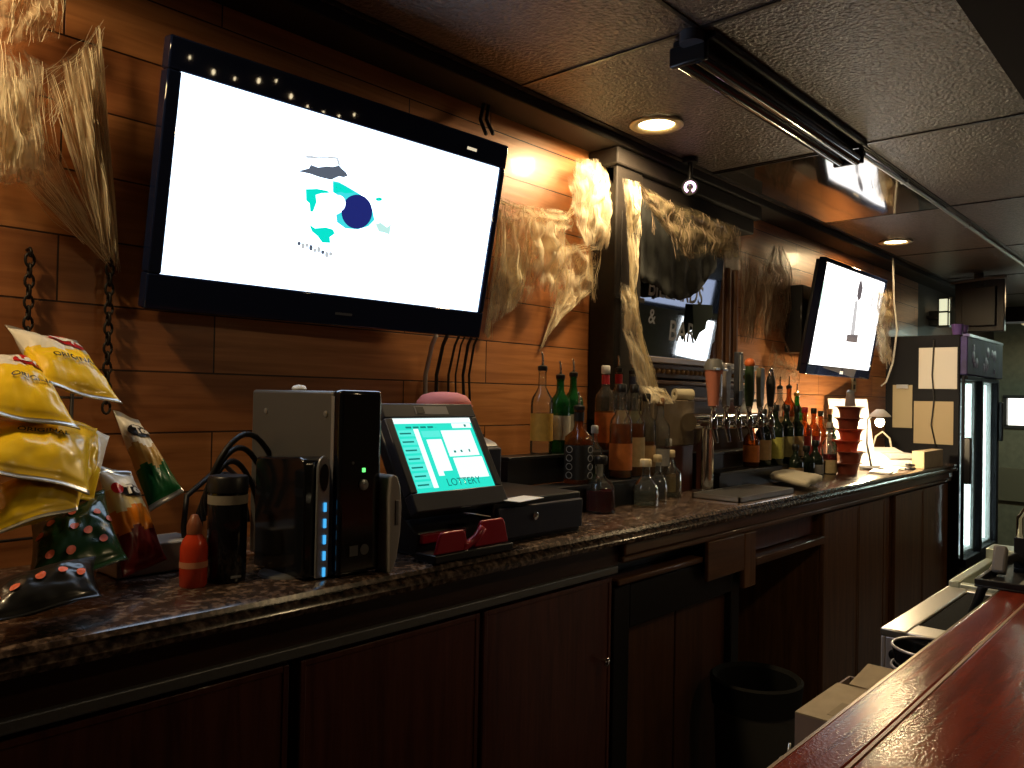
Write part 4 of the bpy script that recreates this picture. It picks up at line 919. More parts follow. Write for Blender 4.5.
def bottle(label, px, py, h, r, shape, glass, lab=None, labz=(.16, .5), cap='black', pour=False, liquid=None, fill=.5, y=None, z=CT, group='liquor bottles', neck=None, word=None, wcol=None, rz=.0, flat=1.):
    if y is None: p = on_z(px, py, z)
    else: p = on_y(px, py, y); p.z = z
    t = thing('liquor_bottle', label, 'bottle', (p.x, p.y, z), group=group)
    n = 28; pr_ = SHAPES[shape]
    def form(prof):
        b = MB(); b.lathe(prof, n=n, close=False)
        if shape == 'square':
            for v in b.b.verts:
                a = math.atan2(v.co.y, v.co.x); rr = math.hypot(v.co.x, v.co.y)
                if rr > .45*r:
                    k = min(1, (rr/r-.45)/.3); s = 1/max(abs(math.cos(a)), abs(math.sin(a))); s = min(s, 1.22)*.88; v.co.x *= 1+(s-1)*k; v.co.y *= 1+(s-1)*k
        if flat != 1:
            for v in b.b.verts:
                rr = math.hypot(v.co.x, v.co.y)
                if rr > .45*r: v.co.y *= flat
        return b
    part(form([(max(a*r, .0005), zz*h) for a, zz in pr_]), 'glass_body', glass, t, smooth=50)
    if liquid:
        pl = []
        for a, zz in pr_:
            if zz > fill: break
            pl.append((max(a*r-.0025, .0005), zz*h+.004))
        ra = pl[-1][0]; pl += [(ra*.99, fill*h), (.0005, fill*h)]
        part(form(pl), 'liquor', liquid, t, smooth=50)
    if lab:
        z0, z1 = labz; lr = MB()
        if shape == 'square': lr = form([(r*1.012, z0*h), (r*1.012, z1*h)])
        else: lr = form([(r*1.015, z0*h), (r*1.015, z1*h)])
        part(lr, 'paper_label', LAB[lab], t, smooth=50)
    if neck: part(MB().lathe([(.40*r, .84*h), (.40*r, .96*h)], n=16, close=False), 'neck_wrap', CAPS[neck], t, smooth=50)
    if pour:
        part(MB().lathe([(.40*r, h*.985), (.44*r, h), (.44*r, h+.010), (.25*r, h+.014)], n=16), 'cap', CAPS[cap], t, smooth=50)
        part(MB().tube([(0, 0, h+.012), (0, 0, h+.030), (-.006, -.003, h+.044), (-.016, -.008, h+.054)], [.0045, .004, .0035, .003], 8), 'pourer', CHROME, t, smooth='full')
    else:
        part(MB().lathe([(.42*r, h*.975), (.44*r, h*.98), (.44*r, h+.018), (.36*r, h+.022)], n=16), 'cap', CAPS[cap], t, smooth=50)
    if word: 
        tx, sz, zz = word
        text_on(tx, sz, wcol or LETW, None, lambda x, y_: V((r*1.03*math.sin(x/r+.25-PI/4), -r*1.03*math.cos(x/r+.25-PI/4)*flat, zz*h+y_))).parent = t
    t.rotation_euler.z = rz
    return t
G1 = 'bottles beside the cash drawer'; G2 = 'bottles in front of the dark post'; G3 = 'bottles right of the beer taps'
S1 = CT+.085; T1 = CT+.175
bottle('clear bottle with a gold label and pourer, leftmost of the bottles', 541, 458, .27, .036, 'round', GLASS, 'gold', (.16, .48), pour=True, y=1.64, z=T1, group=G1)
bottle('green glass bottle with a pale label and black top beside the gold-labelled one', 559, 460, .245, .035, 'tall', GLASSG, 'white', (.18, .5), y=1.638, z=T1, pour=True, group=G1)
bottle('tall dark green bottle with a white label behind the square bottle', 572, 460, .255, .034, 'tall', GLASSG, 'white', (.2, .5), y=1.64, z=T1, pour=True, group=G1)
b_ = bottle('square whiskey bottle with a black label and black cap', 578, 474, .235, .042, 'square', GLASSB, 'black', (.06, .52), neck='black', y=1.550, z=S1, pour=True, liquid=None, group=G1)
# white ring marks down the black label
for sd in (0, 1):
    mk = MB()
    for k in range(4):
        zc_ = .028+.027*k
        pts = [(.012*math.cos(a), zc_+.010*math.sin(a)) for a in [2*PI*q_/16 for q_ in range(17)]]
        mk.tube([V((-.0475, x, z)) if sd else V((x, -.0475, z)) for x, z in pts], .0012, 5)
    part(mk, 'label_print', LAB['grey'], b_, smooth='full')
bottle('small grey-labelled bottle tucked right of the square black-labelled one', 594, 474, .16, .028, 'round', GLASS, 'grey', (.1, .5), y=1.56, z=S1, cap='silver', group=G1)
bottle('clear decanter of red liquor with a black stopper, nearest the cash drawer', 600, 512, .155, .047, 'decanter', GLASS, None, cap='black', liquid=RUBY, fill=.42, group=G2)
p = on_z(604, 510, CT)
bottle('clear bottle with an amber label and red wrapped neck, left end of the tall row', 604, 478, .275, .036, 'tall', GLASS, 'rust', (.1, .48), y=1.64, z=T1, neck='red', cap='silver', liquid=AMBER, fill=.5, group=G2)
bottle('amber whiskey bottle with an orange and cream label at the front of the tall row', 620, 492, .30, .039, 'round', GLASS, 'orange', (.10, .40), y=1.55, z=S1, liquid=AMBER, fill=.62, group=G2, cap='black')
bottle('amber bottle with a cream label just right of the orange-labelled one', 633, 490, .30, .038, 'round', GLASS, 'cream', (.12, .46), y=1.56, z=S1, liquid=AMBER, fill=.6, group=G2, cap='black')
bottle('tall clear bottle with a red wrapped neck in the back of the tall row', 617, 480, .28, .034, 'tall', GLASS, 'tan', (.2, .5), y=1.64, z=T1, neck='red', pour=True, group=G2)
bottle('tall clear bottle with a dark blue wrapped neck in the back of the tall row', 631, 478, .275, .034, 'tall', GLASS, 'olive', (.2, .5), y=1.64, z=T1, neck='blue', pour=True, group=G2)
bottle('slim clear bottle with a dark cap in the middle of the tall row', 645, 484, .27, .036, 'tall', GLASS, 'tan', (.12, .40), y=1.555, z=S1, liquid=AMBER, fill=.45, group=G2, cap='black')
bottle('slim clear bottle with a brown cap, rightmost of the tall row', 659, 484, .255, .036, 'tall', GLASS, 'grey', (.12, .36), y=1.555, z=S1, group=G2, cap='wood')
bottle('small bottle with a silver cap beside the tap box', 668, 482, .19, .028, 'round', GLASS, 'tan', (.1, .45), y=1.545, z=CT, group=G2, cap='silver')
bottle('clear flask with a cork stopper standing at the counter front', 645, 506, .135, .046, 'flask', GLASS, None, cap='cream', liquid=WATER, fill=.35, group=G2)
bottle('round clear tequila bottle with a cork ball behind the front flask', 669, 497, .15, .045, 'squat', GLASS, None, cap='cream', liquid=WATER, fill=.5, group=G2)
bottle('small clear flask half hidden behind the front flask', 657, 500, .14, .036, 'flask', GLASS, None, cap='cream', group=G2, y=1.50)
bottle('short dark bottle behind the red decanter', 592, 500, .15, .03, 'round', GLASSD, None, cap='black', y=1.52, group=G2)
S2 = CT+.07; T2 = CT+.14
row = [('brown bottle with an orange label, first right of the beer taps', 751, .19, .034, 'round', GLASSB, 'orange', 'black', 1.555), ('dark bottle with a tan label second right of the taps', 763, .23, .034, 'round', GLASSD, 'tan', 'black', 1.55),
       ('dark green wine bottle with a yellow-green label', 775, .25, .036, 'tall', GLASSD, 'green', 'black', 1.54), ('dark wine bottle with an olive label right of the yellow-green one', 786, .25, .035, 'tall', GLASSD, 'olive', 'black', 1.55),
       ('dark bottle with a tan label right of the olive-labelled one', 796, .245, .034, 'tall', GLASSD, 'tan', 'black', 1.56), ('amber bottle with a red label among the right-hand bottles', 804, .24, .034, 'round', GLASSB, 'red', 'red', 1.56),
       ('amber bottle with a red label and black cap at the end of the row', 813, .235, .034, 'round', GLASSB, 'red', 'black', 1.55), ('short amber bottle with a rust label at the end of the row', 820, .22, .032, 'round', GLASSB, 'rust', 'black', 1.57)]
for lab_, px, h, r, sh, gl, la, cp, y in row: bottle(lab_, px, 470, h, r, sh, gl, la, (.12, .5), cap=cp, y=y, z=S2, group=G3)
for lab_, px, h, cp, gl, la in (('clear bottle with a silver pourer, tallest at the back left of the right row', 770, .27, 'black', GLASS, 'white'), ('clear bottle with a curved silver pourer in the back row', 779, .28, 'black', GLASS, 'tan'), ('brown bottle with a pourer in the back row below the cheesecloth', 788, .285, 'black', GLASSB, 'tan'), ('green-topped clear bottle in the back row near the lamp', 796, .25, 'gold', GLASSG, 'green')):
    bottle(lab_, px, 462, h, .033, 'tall', gl, la, (.2, .5), cap=cp, pour=True, y=1.64, z=T2, group=G3)
bottle('short dark bottle standing at the counter front by the white towel', 806, 486, .13, .038, 'squat', GLASSD, None, cap='black', group=G3, y=1.48)
bottle('short dark bottle with a small grey label at the front of the right row', 815, 487, .155, .037, 'squat', GLASSD, 'grey', (.14, .42), cap='black', group=G3, y=1.46)
bottle('short dark bottle left of the two front ones', 795, 486, .14, .036, 'squat', GLASSD, 'tan', (.1, .4), cap='black', group=G3, y=1.49)
bottle('clear syrup bottle with a white pump top at the right end of the row', 829, 484, .235, .036, 'round', GLASS, 'cream', (.02, .3), cap='silver', group=G3, liquid=RUBY, fill=.42, y=1.50)
bottle('dark brown bottle with a pointed cap behind the syrup bottle', 829, 470, .30, .036, 'tall', GLASSD, None, cap='wood', group=G3, y=1.60)

# ------------------------------------------------------------------ beer taps
zb = on_y(703, 422, 1.52).z
t = tower = thing('beer_tap_tower', 'chrome beer tap tower with a row of six faucets', 'beer tower', (2.80, 1.52, CT))
part(MB().lathe([(.05, 0), (.05, .008), (.034, .014), (.033, zb-CT-.03), (.036, zb-CT-.02)], n=28), 'column', CHROME, t, smooth=40)
part(MB().cyl((-.09, .02, zb-CT), (.52, .02, zb-CT), .034, 24), 'header_tube', CHROME, t, smooth=40)
TX = [-.055, .045, .145, .245, .345, .445]
for x in TX:
    f_ = part(MB().cyl((x, -.01, zb-CT), (x, -.06, zb-CT), .014).lathe([(.016, -.022), (.018, 0), (.014, .02), (.008, .035)], (x, -.062, zb-CT), 16).tube([(x, -.062, zb-CT-.01), (x, -.07, zb-CT-.04), (x, -.078, zb-CT-.075)], [.011, .009, .008], 10), 'faucet', CHROME, t, smooth=50)
hand = [('copper', 'broad copper pint-shaped tap handle with a dark crossbar top, leftmost', (.45, .16, .10), .205), ('grey', 'plain grey tap handle second from the left', (.16, .14, .13), .19), ('badge', 'tall dark tap handle with a silver lettered badge', (.02, .022, .03), .245), ('green', 'dark green tap handle with an orange top', (.02, .04, .015), .225), ('olive', 'flat olive brown tap handle', (.13, .11, .07), .19), ('loop', 'slim black tap handle with a chrome loop, rightmost', (.012, .012, .012), .195)]
for (kd, lb, c_, h), x in zip(hand, TX):
    m = mat('handle_'+kd, c_, .4); LO = V((x, -.062, zb-CT+.033))
    def hp(mb, nm_, mm, par, **k):
        o = part(mb, nm_, mm, par, **k)
        if par is tower: o.location = LO
        return o
    if kd == 'copper':
        t = hp(MB().lathe([(.020, .03), (.024, .08), (.034, .155), (.036, .165)], n=20), 'tap_handle', m, tower, smooth=40)
        t['label'] = lb
        part(MB().lathe([(.037, .165), (.037, .178), (.028, h), (.010, h+.004)], n=20), 'cap', GREY, t, smooth=40)
        part(MB().box((0, -.028, .168), (.10, .012, .012)).box((0, -.030, .12), (.014, .006, .11)), 'crossbar', SILV, t, bevel=.003)
    elif kd == 'badge':
        t = hp(MB().box2((-.018, -.012, .03), (.018, .012, h)), 'tap_handle', m, tower, bevel=.005)
        t['label'] = lb
        part(MB().box2((-.013, -.0145, .09), (.013, -.012, h-.012)), 'badge', LAB['grey'], t)
    elif kd == 'green':
        t = hp(MB().lathe([(.014, .03), (.020, .08), (.019, .17), (.016, h-.03)], n=16), 'tap_handle', m, tower, smooth=40)
        t['label'] = lb
        part(MB().sphere((0, 0, h-.02), .021, 16), 'knob', mat('handle_orange', (.6, .14, .04), .4), t, smooth='full')
    elif kd == 'loop':
        t = hp(MB().lathe([(.012, .03), (.018, .09), (.020, .13), (.014, .16)], n=16), 'tap_handle', m, tower, smooth=40)
        t['label'] = lb
        part(MB().tube([V((.016*math.cos(a), 0, .165+.024*math.sin(a))) for a in [2*PI*k/16 for k in range(17)]], .005, 8), 'loop', CHROME, t, smooth='full')
    else:
        t = hp(MB().prism([(-.016, -.01, .03), (.016, -.01, .03), (.024, -.01, h-.04), (.018, -.01, h), (-.018, -.01, h), (-.024, -.01, h-.04)], (0, .02, 0)), 'tap_handle', m, tower, bevel=.004)
        t['label'] = lb
    part(MB().lathe([(.009, 0), (.009, .018), (.013, .022), (.013, .03)], n=14), 'ferrule', CHROME, t, smooth=50)
# wooden box left of taps
t = thing('tap_box', 'brown wooden box beside the beer taps with cotton lying on it', 'box', (2.68, 1.6, CT))
q0 = on_y(658, 405, 1.56); q1 = on_y(697, 405, 1.56)
build(MB().box2((q0.x, 1.578, CT+.18), (q1.x+.015, 1.655, CT+.355)), 'top_box', mat('tan_board', (.16, .12, .075), .6, var=.15), t, bevel=.004)
build(MB().box2((q0.x+.02, 1.585, CT), (q1.x+.02, 1.652, CT+.18)), 'lower_box', CAB, t, bevel=.003)
p = on_y(683, 397, 1.60)
t2 = thing('paper_roll', 'short cream paper roll lying on the wooden box', 'roll', (p.x, 1.60, CT+.355+.022))
part(MB().lathe([(.009, -.04), (.022, -.04), (.022, .04), (.009, .04), (.009, -.04)], n=20, axis=V((.9, -.44, 0)).normalized(), close=False), 'paper', mat('roll_paper', (.45, .40, .28), .8), t2, smooth=40)
# drip tray, towel
p0 = on_z(688, 497, CT); p1 = on_z(782, 492, CT)
t = thing('drip_tray', 'flat stainless drip tray below the beer taps', 'tray', ((p0.x+p1.x)/2, 1.36, CT))
xa, xb = 2.60, 3.06
b = MB().box2((xa, 1.275, CT), (xb, 1.46, CT+.004)).box2((xa, 1.275, CT), (xb, 1.281, CT+.02)).box2((xa, 1.454, CT), (xb, 1.46, CT+.02)).box2((xa, 1.275, CT), (xa+.006, 1.46, CT+.02)).box2((xb-.006, 1.275, CT), (xb, 1.46, CT+.02)); build(b, 'pan', STEEL, t)
b = MB()
for k in range(22): b.box2((xa+.012+k*.02, 1.283, CT+.014), (xa+.022+k*.02, 1.452, CT+.018))
build(b, 'grate', mat('grate_steel', (.30, .29, .28), .35, metal=.8), t)
b = MB(); gg = {}; a0, a1, a2, a3 = [on_z(*q, CT) for q in ((742, 478), (778, 476), (822, 487), (806, 494))]
for i in range(21):
    for j in range(9):
        u, v = i/20, j/8; q = (a0*(1-v)+a3*v)*(1-u)+(a1*(1-v)+a2*v)*u
        gg[i, j] = b.b.verts.new((q.x, min(q.y, 1.492-.02*(1-u)), CT+.026+.007*noise.noise(V((u*5, v*4, 1.)))+.012*math.sin(PI*u)*math.sin(PI*v)))
for i in range(20):
    for j in range(8): b.b.faces.new((gg[i, j], gg[i+1, j], gg[i+1, j+1], gg[i, j+1]))
o = build(b, 'bar_towel', mat('towel_white', (.62, .56, .42), .95, bump=.4, bscale=300), smooth='full'); md = o.modifiers.new('s', 'SOLIDIFY'); md.thickness = .022; md.offset = -1
tag(o, 'folded white bar towel lying on the counter behind the drip tray', 'towel')

# ------------------------------------------------------------------ red basket stack and lamp end
p = on_z(843, 474, CT); rx, ry = 4.10, 1.43
BASK = mat('basket_red', (.55, .07, .025), .35); BASKD = mat('basket_brown', (.22, .05, .03), .4)
nm = ['lowest', 'second from the bottom', 'third from the bottom', 'fourth from the bottom', 'fifth from the bottom', 'topmost']
for k in range(6):
    t = thing('serving_basket', ('red' if k in (2, 3) else 'brownish red')+' plastic serving basket, %s of the stack by the lamp' % nm[k], 'basket', (rx+.008*math.sin(k*2.), ry+.006*math.cos(k*3.), CT+.056*k), rz=.1*math.sin(k*5.), group='stacked red baskets')
    b = MB(); rings = [(.055, 0), (.062, .03), (.074, .058), (.08, .066)]
    b.lathe([(.05, .001), (.055, .001), (.062, .036), (.072, .052), (.086, .054), (.086, .058), (.070, .058), (.058, .038), (.052, .006)], n=24)
    for v in b.b.verts: v.co.x *= 1.0; v.co.y *= .8
    part(b, 'bowl', BASK if k in (2, 3) else BASKD, t, smooth=40)
t = thing('salt_shaker', 'grey shaker standing on top of the red basket stack', 'shaker', (rx+.01, ry, CT+.056*6+.003))
part(MB().lathe([(.024, 0), (.026, .005), (.020, .05), (.018, .06)], n=18), 'body', mat('shaker_grey', (.30, .26, .28), .4), t, smooth=40)
part(MB().lathe([(.019, .06), (.019, .072), (.010, .082)], n=18), 'cap', SILV, t, smooth=40)
# desk lamp
lx, ly = 4.47, 1.36
t = thing('desk_lamp', 'small desk lamp with a glowing bulb among the papers near the fridge', 'lamp', (lx, ly+.08, CT))
part(MB().lathe([(.06, 0), (.06, .012), (.01, .02)], n=24), 'base', BLACK, t, smooth=40)
part(MB().tube([(0, 0, .015), (0, .025, .14), (0, .02, .27), (0, -.03, .322)], .006, 8), 'arm', BLACK, t, smooth='full')
part(MB().lathe([(.014, .0), (.018, .02), (.018, .045), (.010, .052)], (0, -.04, .272), 18), 'bulb_socket', BLACK, t, smooth=40)
part(MB().lathe([(.055, .0), (.052, .008), (.03, .03), (.018, .04)], (0, -.04, .285), 24, close=False), 'shade', mat('lamp_shade_white', (.8, .76, .66), .5), t, smooth='full')
part(MB().sphere((0, -.04, .255), .024, 16), 'bulb', mat('bulb_glow', (1, .9, .7), .5, emit=(1, .80, .45), es=40), t, smooth='full')
l = bpy.data.lights.new('desk_lamp_bulb', 'POINT'); l.energy = 38; l.color = (1, .78, .45); l.shadow_soft_size = .025
lo = bpy.data.objects.new('desk_lamp_bulb', l); COL.objects.link(lo); lo.parent = t; lo.location = (0, -.04, .228)
# white printer with upright paper
t = thing('fax_machine', 'white fax machine with an upright sheet of paper lit by the lamp', 'fax machine', (4.80, 1.55, CT), rz=-.75)
part(MB().prism([(-.20, -.10, 0), (-.20, -.10, .045), (-.20, -.05, .065), (-.20, .10, .10), (-.20, .10, 0)], (.40, 0, 0)), 'body', WHITE, t, bevel=.006)
part(MB().box2((.05, -.11, .045), (.21, .06, .075)), 'lid', LGREY, t, bevel=.004)
part(MB().box((-.09, .06, .22), (.24, .004, .33), Matrix.Rotation(-.28, 3, 'X')), 'paper_sheet', PAPERW, t)
part(MB().tube([(.06, .10, .08), (.09, .11, .16), (.13, .11, .19), (.17, .10, .15), (.18, .09, .07)], .006, 8), 'cord', mat('phone_cord', (.5, .45, .35), .5), t, smooth='full')
p0 = on_z(902, 471, CT); 
tag(build(MB().box2((4.78, 1.262, CT), (5.16, 1.325, CT+.095)), 'tan_carton', CARD, bevel=.003), 'small tan carton at the counter end in front of the fridge', 'carton')
for k, (cx_, cy_, w, d, a, lb) in enumerate(((4.30, 1.33, .20, .10, .1, 'white paper sheets at the counter front beside the red baskets'), (4.60, 1.365, .12, .10, -.15, 'white envelopes between the lamp and the tan carton'), (4.34, 1.56, .22, .14, .3, 'loose white papers lying behind the red baskets'))):
    p = V((cx_, cy_, CT))
    b = MB()
    for s in range(3): b.box((p.x+.006*s, p.y+.004*s, CT+.002+.004*s), (w, d, .003), Matrix.Rotation(a+.05*s, 3, 'Z'))
    tag(build(b, 'paper_pile', PAPERW), lb, 'papers', 'paper piles by the lamp')
p = on_z(890, 463, CT)
t = thing('dark_stapler', 'small dark stapler lying between the papers and the tan carton', 'stapler', (4.66, 1.30, CT))
part(MB().box((0, 0, .006), (.10, .03, .012)), 'base', BLACK, t, bevel=.003); part(MB().box((0, 0, .026), (.10, .024, .014), Matrix.Rotation(.1, 3, 'Y')), 'arm', BLACK, t, bevel=.004)
# clipboard on wall
q0 = on_x(893, 385, 5.425); q1 = on_x(912, 428, 5.425)
t = thing('clipboard', 'narrow tan clipboard hung on the dark fridge side left of the taped sheets', 'clipboard', (5.428, (q0.y+q1.y)/2, q1.z))
hw = (q0.y-q1.y)/2
part(MB().box2((-.006, -hw, 0), (0, hw, q0.z-q1.z)), 'board', mat('clip_tan', (.32, .26, .16), .7), t); part(MB().box((-.01, 0, q0.z-q1.z-.01), (.01, .07, .025)), 'clip', SILV, t, bevel=.002)

# ------------------------------------------------------------------ fridge
FX0, FX1, FY0, FY1, FZ = 5.43, 6.42, 1.20, 1.67, ZC+.425
t = thing('drinks_fridge', 'black upright drinks fridge with two lit glass doors and a purple header', 'fridge', (5.9, 1.5, 0))
FB = mat('fridge_black', (.006, .006, .008), .6, spec=.15)
zt, zl = ZC+.155, ZC-.94
b = MB().box2((FX0, FY0+.04, .06), (FX0+.02, FY1, FZ)).box2((FX1-.04, FY0+.04, .06), (FX1, FY1, FZ)).box2((FX0+.04, FY1-.04, .06), (FX1-.04, FY1, FZ)).box2((FX0+.04, FY0+.04, zt), (FX1-.04, FY1-.04, FZ)).box2((FX0+.04, FY0+.04, .06), (FX1-.04, FY1-.04, zl)).box2((FX0+.05, FY0+.1, 0), (FX1-.05, FY1, .06))
build(b, 'cabinet_body', FB, t, bevel=.006)
FI = mat('fridge_interior', (.75, .80, .80), .5)
build(MB().box2((FX0+.041, FY1-.05, zl), (FX1-.041, FY1-.041, zt)).box2((FX0+.041, FY0+.06, zl), (FX0+.05, FY1-.05, zt)).box2((FX1-.05, FY0+.06, zl), (FX1-.041, FY1-.05, zt)).box2((FX0+.05, FY0+.06, zl), (FX1-.05, FY1-.05, zl+.01)), 'liner', FI, t)
for k in range(5):
    z = zl+.16+k*.19
    build(MB().box2((FX0+.06, FY0+.12, z), (FX1-.06, FY1-.06, z+.006)), 'shelf', mat('fridge_shelf', (.5, .54, .55), .4, trans=.5), t)
FG = mat('fridge_tube', (1, 1, 1), .5, emit=(.86, 1, .97), es=5.5)
for x in (FX0+.05, FX0+.47, FX1-.10): build(MB().cyl((x, FY0+.10, zl+.02), (x, FY0+.10, zt-.02), .022, 14), 'light_tube', FG, t, smooth=40)
xm = 5.86
for a, c_, nm_ in ((FX0, xm, 0), (xm-.03, FX1, 1)):
    y = FY0+.018*nm_; w = .05
    b = MB().box2((a, y+.012, zl-.05), (a+.012, y+.03, zt+.02)).box2((c_-w, y, zl-.05), (c_, y+.03, zt+.02)).box2((a+.012, y, zl-.05), (c_-w, y+.03, zl)).box2((a+.012, y, zt-.005), (c_-w, y+.03, zt+.02))
    d = build(b, 'door', FB, t, bevel=.004)
    build(MB().box2((a+.012, y+.012, zl), (c_-w, y+.018, zt)), 'glass', thin_glass('fridge_glass', (.93, .97, .96), gl=-.25, blend=.04), d)
    if nm_ == 0: build(MB().box2((a-.030, y-.030, ZC-.48), (a+.004, y+.012, ZC-.20)), 'handle', BLACK, d, bevel=.008)
    else: build(MB().box2((c_-.04, y-.03, ZC-.25), (c_-.015, y, ZC+.02)), 'handle', BLACK, d, bevel=.008)
PUR = mat('header_purple', (.026, .017, .08), .6, var=.5, vscale=12)
b = MB().box2((FX0, FY0, zt+.025), (FX1, FY0+.04, FZ-.01)); hd = build(b, 'header_sign', PUR, t, bevel=.006)
b = MB(); rr = random.Random(4)
for k in range(16): b.lathe([(.0, 0), (rr.uniform(.015, .04), 0), (.012, .004)], (FX0+.08+rr.random()*.8, FY0-.001, zt+.06+rr.random()*.14), 12, axis=V((0, -1, 0)))
build(b, 'header_print', mat('header_lilac', (.22, .17, .36), .4), hd)
build(MB().box2((FX0+.02, FY0-.006, FZ-.012), (FX1-.02, FY0+.03, FZ+.004)), 'header_trim', mat('trim_lilac', (.14, .12, .30), .3), hd)
# bottles inside: one row per shelf, seen through the glass
rr = random.Random(9); kk = 0
for k in range(1, 5):
    z = zl+.166+k*.19-.0
    for j in range(5):
        x = FX0+.16+j*.055
        t2 = thing('chilled_bottle', ['pale', 'green', 'brown', 'clear', 'dark'][j]+' chilled bottle behind the left fridge door, on the %s shelf' % ['', 'second', 'third', 'fourth', 'top'][k], 'bottle', (x, FY0+.26, z), group='bottles in the fridge')
        h = .15 if k < 4 else .12
        part(MB().lathe([(.020, 0), (.022, .004), (.022, h*.6), (.009, h*.78), (.009, h)], n=12), 'glass_body', [mat('chill_pale', (.5, .55, .5), .3), GLASSG, GLASSB, mat('chill_white', (.6, .65, .65), .3), GLASSD][j], t2, smooth=50)
        part(MB().lathe([(.010, h), (.010, h+.008)], n=12), 'cap', CAPS['silver'], t2)
# papers on the fridge side and cord
def sidepaper(px0, py0, px1, py1, label, m):
    a = on_x(px0, py0, FX0-.002); c_ = on_x(px1, py1, FX0-.002)
    y0, y1 = max(c_.y, FY0+.05), min(a.y, FY1)
    o = build(MB().box2((FX0-.003, y0, c_.z), (FX0-.0005, y1, a.z)), 'posted_sheet', m); return tag(o, label, 'notice', 'sheets taped to the fridge side')
sidepaper(919, 348, 957, 389, 'upper white sheet taped to the side of the fridge', mat('white_sheet', (.52, .48, .43), .8))
sidepaper(914, 401, 953, 445, 'lower tan sheet taped to the side of the fridge', mat('tan_sheet', (.36, .28, .17), .8))
tag(build(MB().tube([on_x(934, 340, FX0-.012), on_x(932, 375, FX0-.014), on_x(934, 400, FX0-.014), on_x(931, 425, FX0-.014), on_x(936, 448, FX0-.012)], .004, 8), 'dangling_cord', CABLE, smooth='full'), 'thin black cord dangling down the fridge side over the sheets', 'cord')
# purple cups on fridge
p = on_y(980, 336, 1.30)
for k, (dx, lb) in enumerate(((0, 'left purple plastic cup standing on top of the fridge'), (.12, 'right purple plastic cup standing on top of the fridge'))):
    t2 = thing('purple_cup', lb, 'cup', (5.62+dx, 1.30, FZ+.001), group='purple cups')
    part(MB().lathe([(.026, 0), (.036, .075), (.038, .078), (.034, .078), (.025, .006)], n=18), 'cup', mat('cup_purple', (.16, .10, .34), .3), t2, smooth=40)

# television seen from behind, hung beyond the fridge
X = 6.55
q = [on_x(955, 282, X), on_x(1005, 277, X), on_x(1004, 331, X), on_x(955, 334, X)]
t = thing('hanging_television', 'black television hung from the ceiling beyond the fridge, seen from behind', 'television', (X, 1.4, CE))
y0, y1, z0, z1 = q[1].y, q[0].y, q[2].z, q[0].z
build(MB().box2((X, y0, z0), (X+.04, y1, z1)).box2((X-.03, y0+.05, z0+.04), (X, y1-.05, z1-.05)), 'back_shell', BLACK, t, bevel=.006)
build(MB().box2((X+.04, y0+.01, z0+.01), (X+.045, y1-.01, z1-.01)), 'screen', BLACKG, t)
build(MB().cyl((X-.035, y0-.02, z1+.012), (X-.035, y1+.02, z1-.012), .011, 10), 'top_bar', mat('bar_grey', (.25, .24, .22), .4), t, smooth=40)
build(MB().box2((X-.03, (y0+y1)/2-.03, z1-.05), (X-.005, (y0+y1)/2+.03, CE-.001)), 'ceiling_bracket', BLACKM, t, bevel=.003)
sq = [on_x(941, 298, X), on_x(946, 326, X)]
t = thing('wall_lantern', 'small lit wall lantern just left of the hanging television', 'lantern', (X+.3, sq[0].y, sq[1].z))
q0 = on_x(942, 298, X+.3); q1 = on_x(947, 327, X+.3)
t.location = ((X+.3), (q0.y+q1.y)/2, q1.z)  # a lit picture, given an added glowing box shape
hh = q0.z-q1.z
part(MB().box2((-.03, -.03, .01), (.03, .03, hh-.01)), 'glass', mat('lantern_glow', (.8, .8, .6), .5, emit=(.9, .9, .6), es=.9), t)
b = MB().box2((-.04, -.04, 0), (.04, .04, .012)).box2((-.04, -.04, hh-.012), (.04, .04, hh)).box2((-.034, -.034, hh*.48), (.034, .034, hh*.54))
for sx in (-1, 1):
    for sy in (-1, 1): b.box((sx*.034, sy*.034, hh/2), (.008, .008, hh))
part(b, 'frame', BLACK, t); part(MB().box2((-.02, .03, hh*.3), (.02, WY-t.location.y, hh*.4)), 'bracket', BLACK, t)

# ------------------------------------------------------------------ front bar
t = thing('bar_counter', 'glossy dark red mahogany bar top with a long joint line', 'bar top', (2, .1, BT))
build(MB().box2((-.6, .342, BT-.04), (7.0, .407, BT)), 'edge_board', BARTOP, t, bevel=.004)
build(MB().box2((-.6, -.40, BT-.04), (7.0, .337, BT)), 'top_board', BARTOP, t, bevel=.003)
build(MB().box2((-.6, .3372, BT-.03), (7.0, .3418, BT+.0006)), 'joint_line', mat('joint_pale', (.42, .24, .15), .35), t)
build(MB().box2((-.6, .4075, BT-.035), (7.0, .413, BT-.004)), 'edge_trim', mat('edge_trim_metal', (.30, .22, .15), .3, metal=.7), t)
t = thing('serving_bar', 'dark wooden base carrying the front bar top', 'bar', (2, -.1, 0))
build(MB().box2((-.5, -.16, 0), (6.9, .30, BT-.0405)), 'body', DARKWOOD, t)
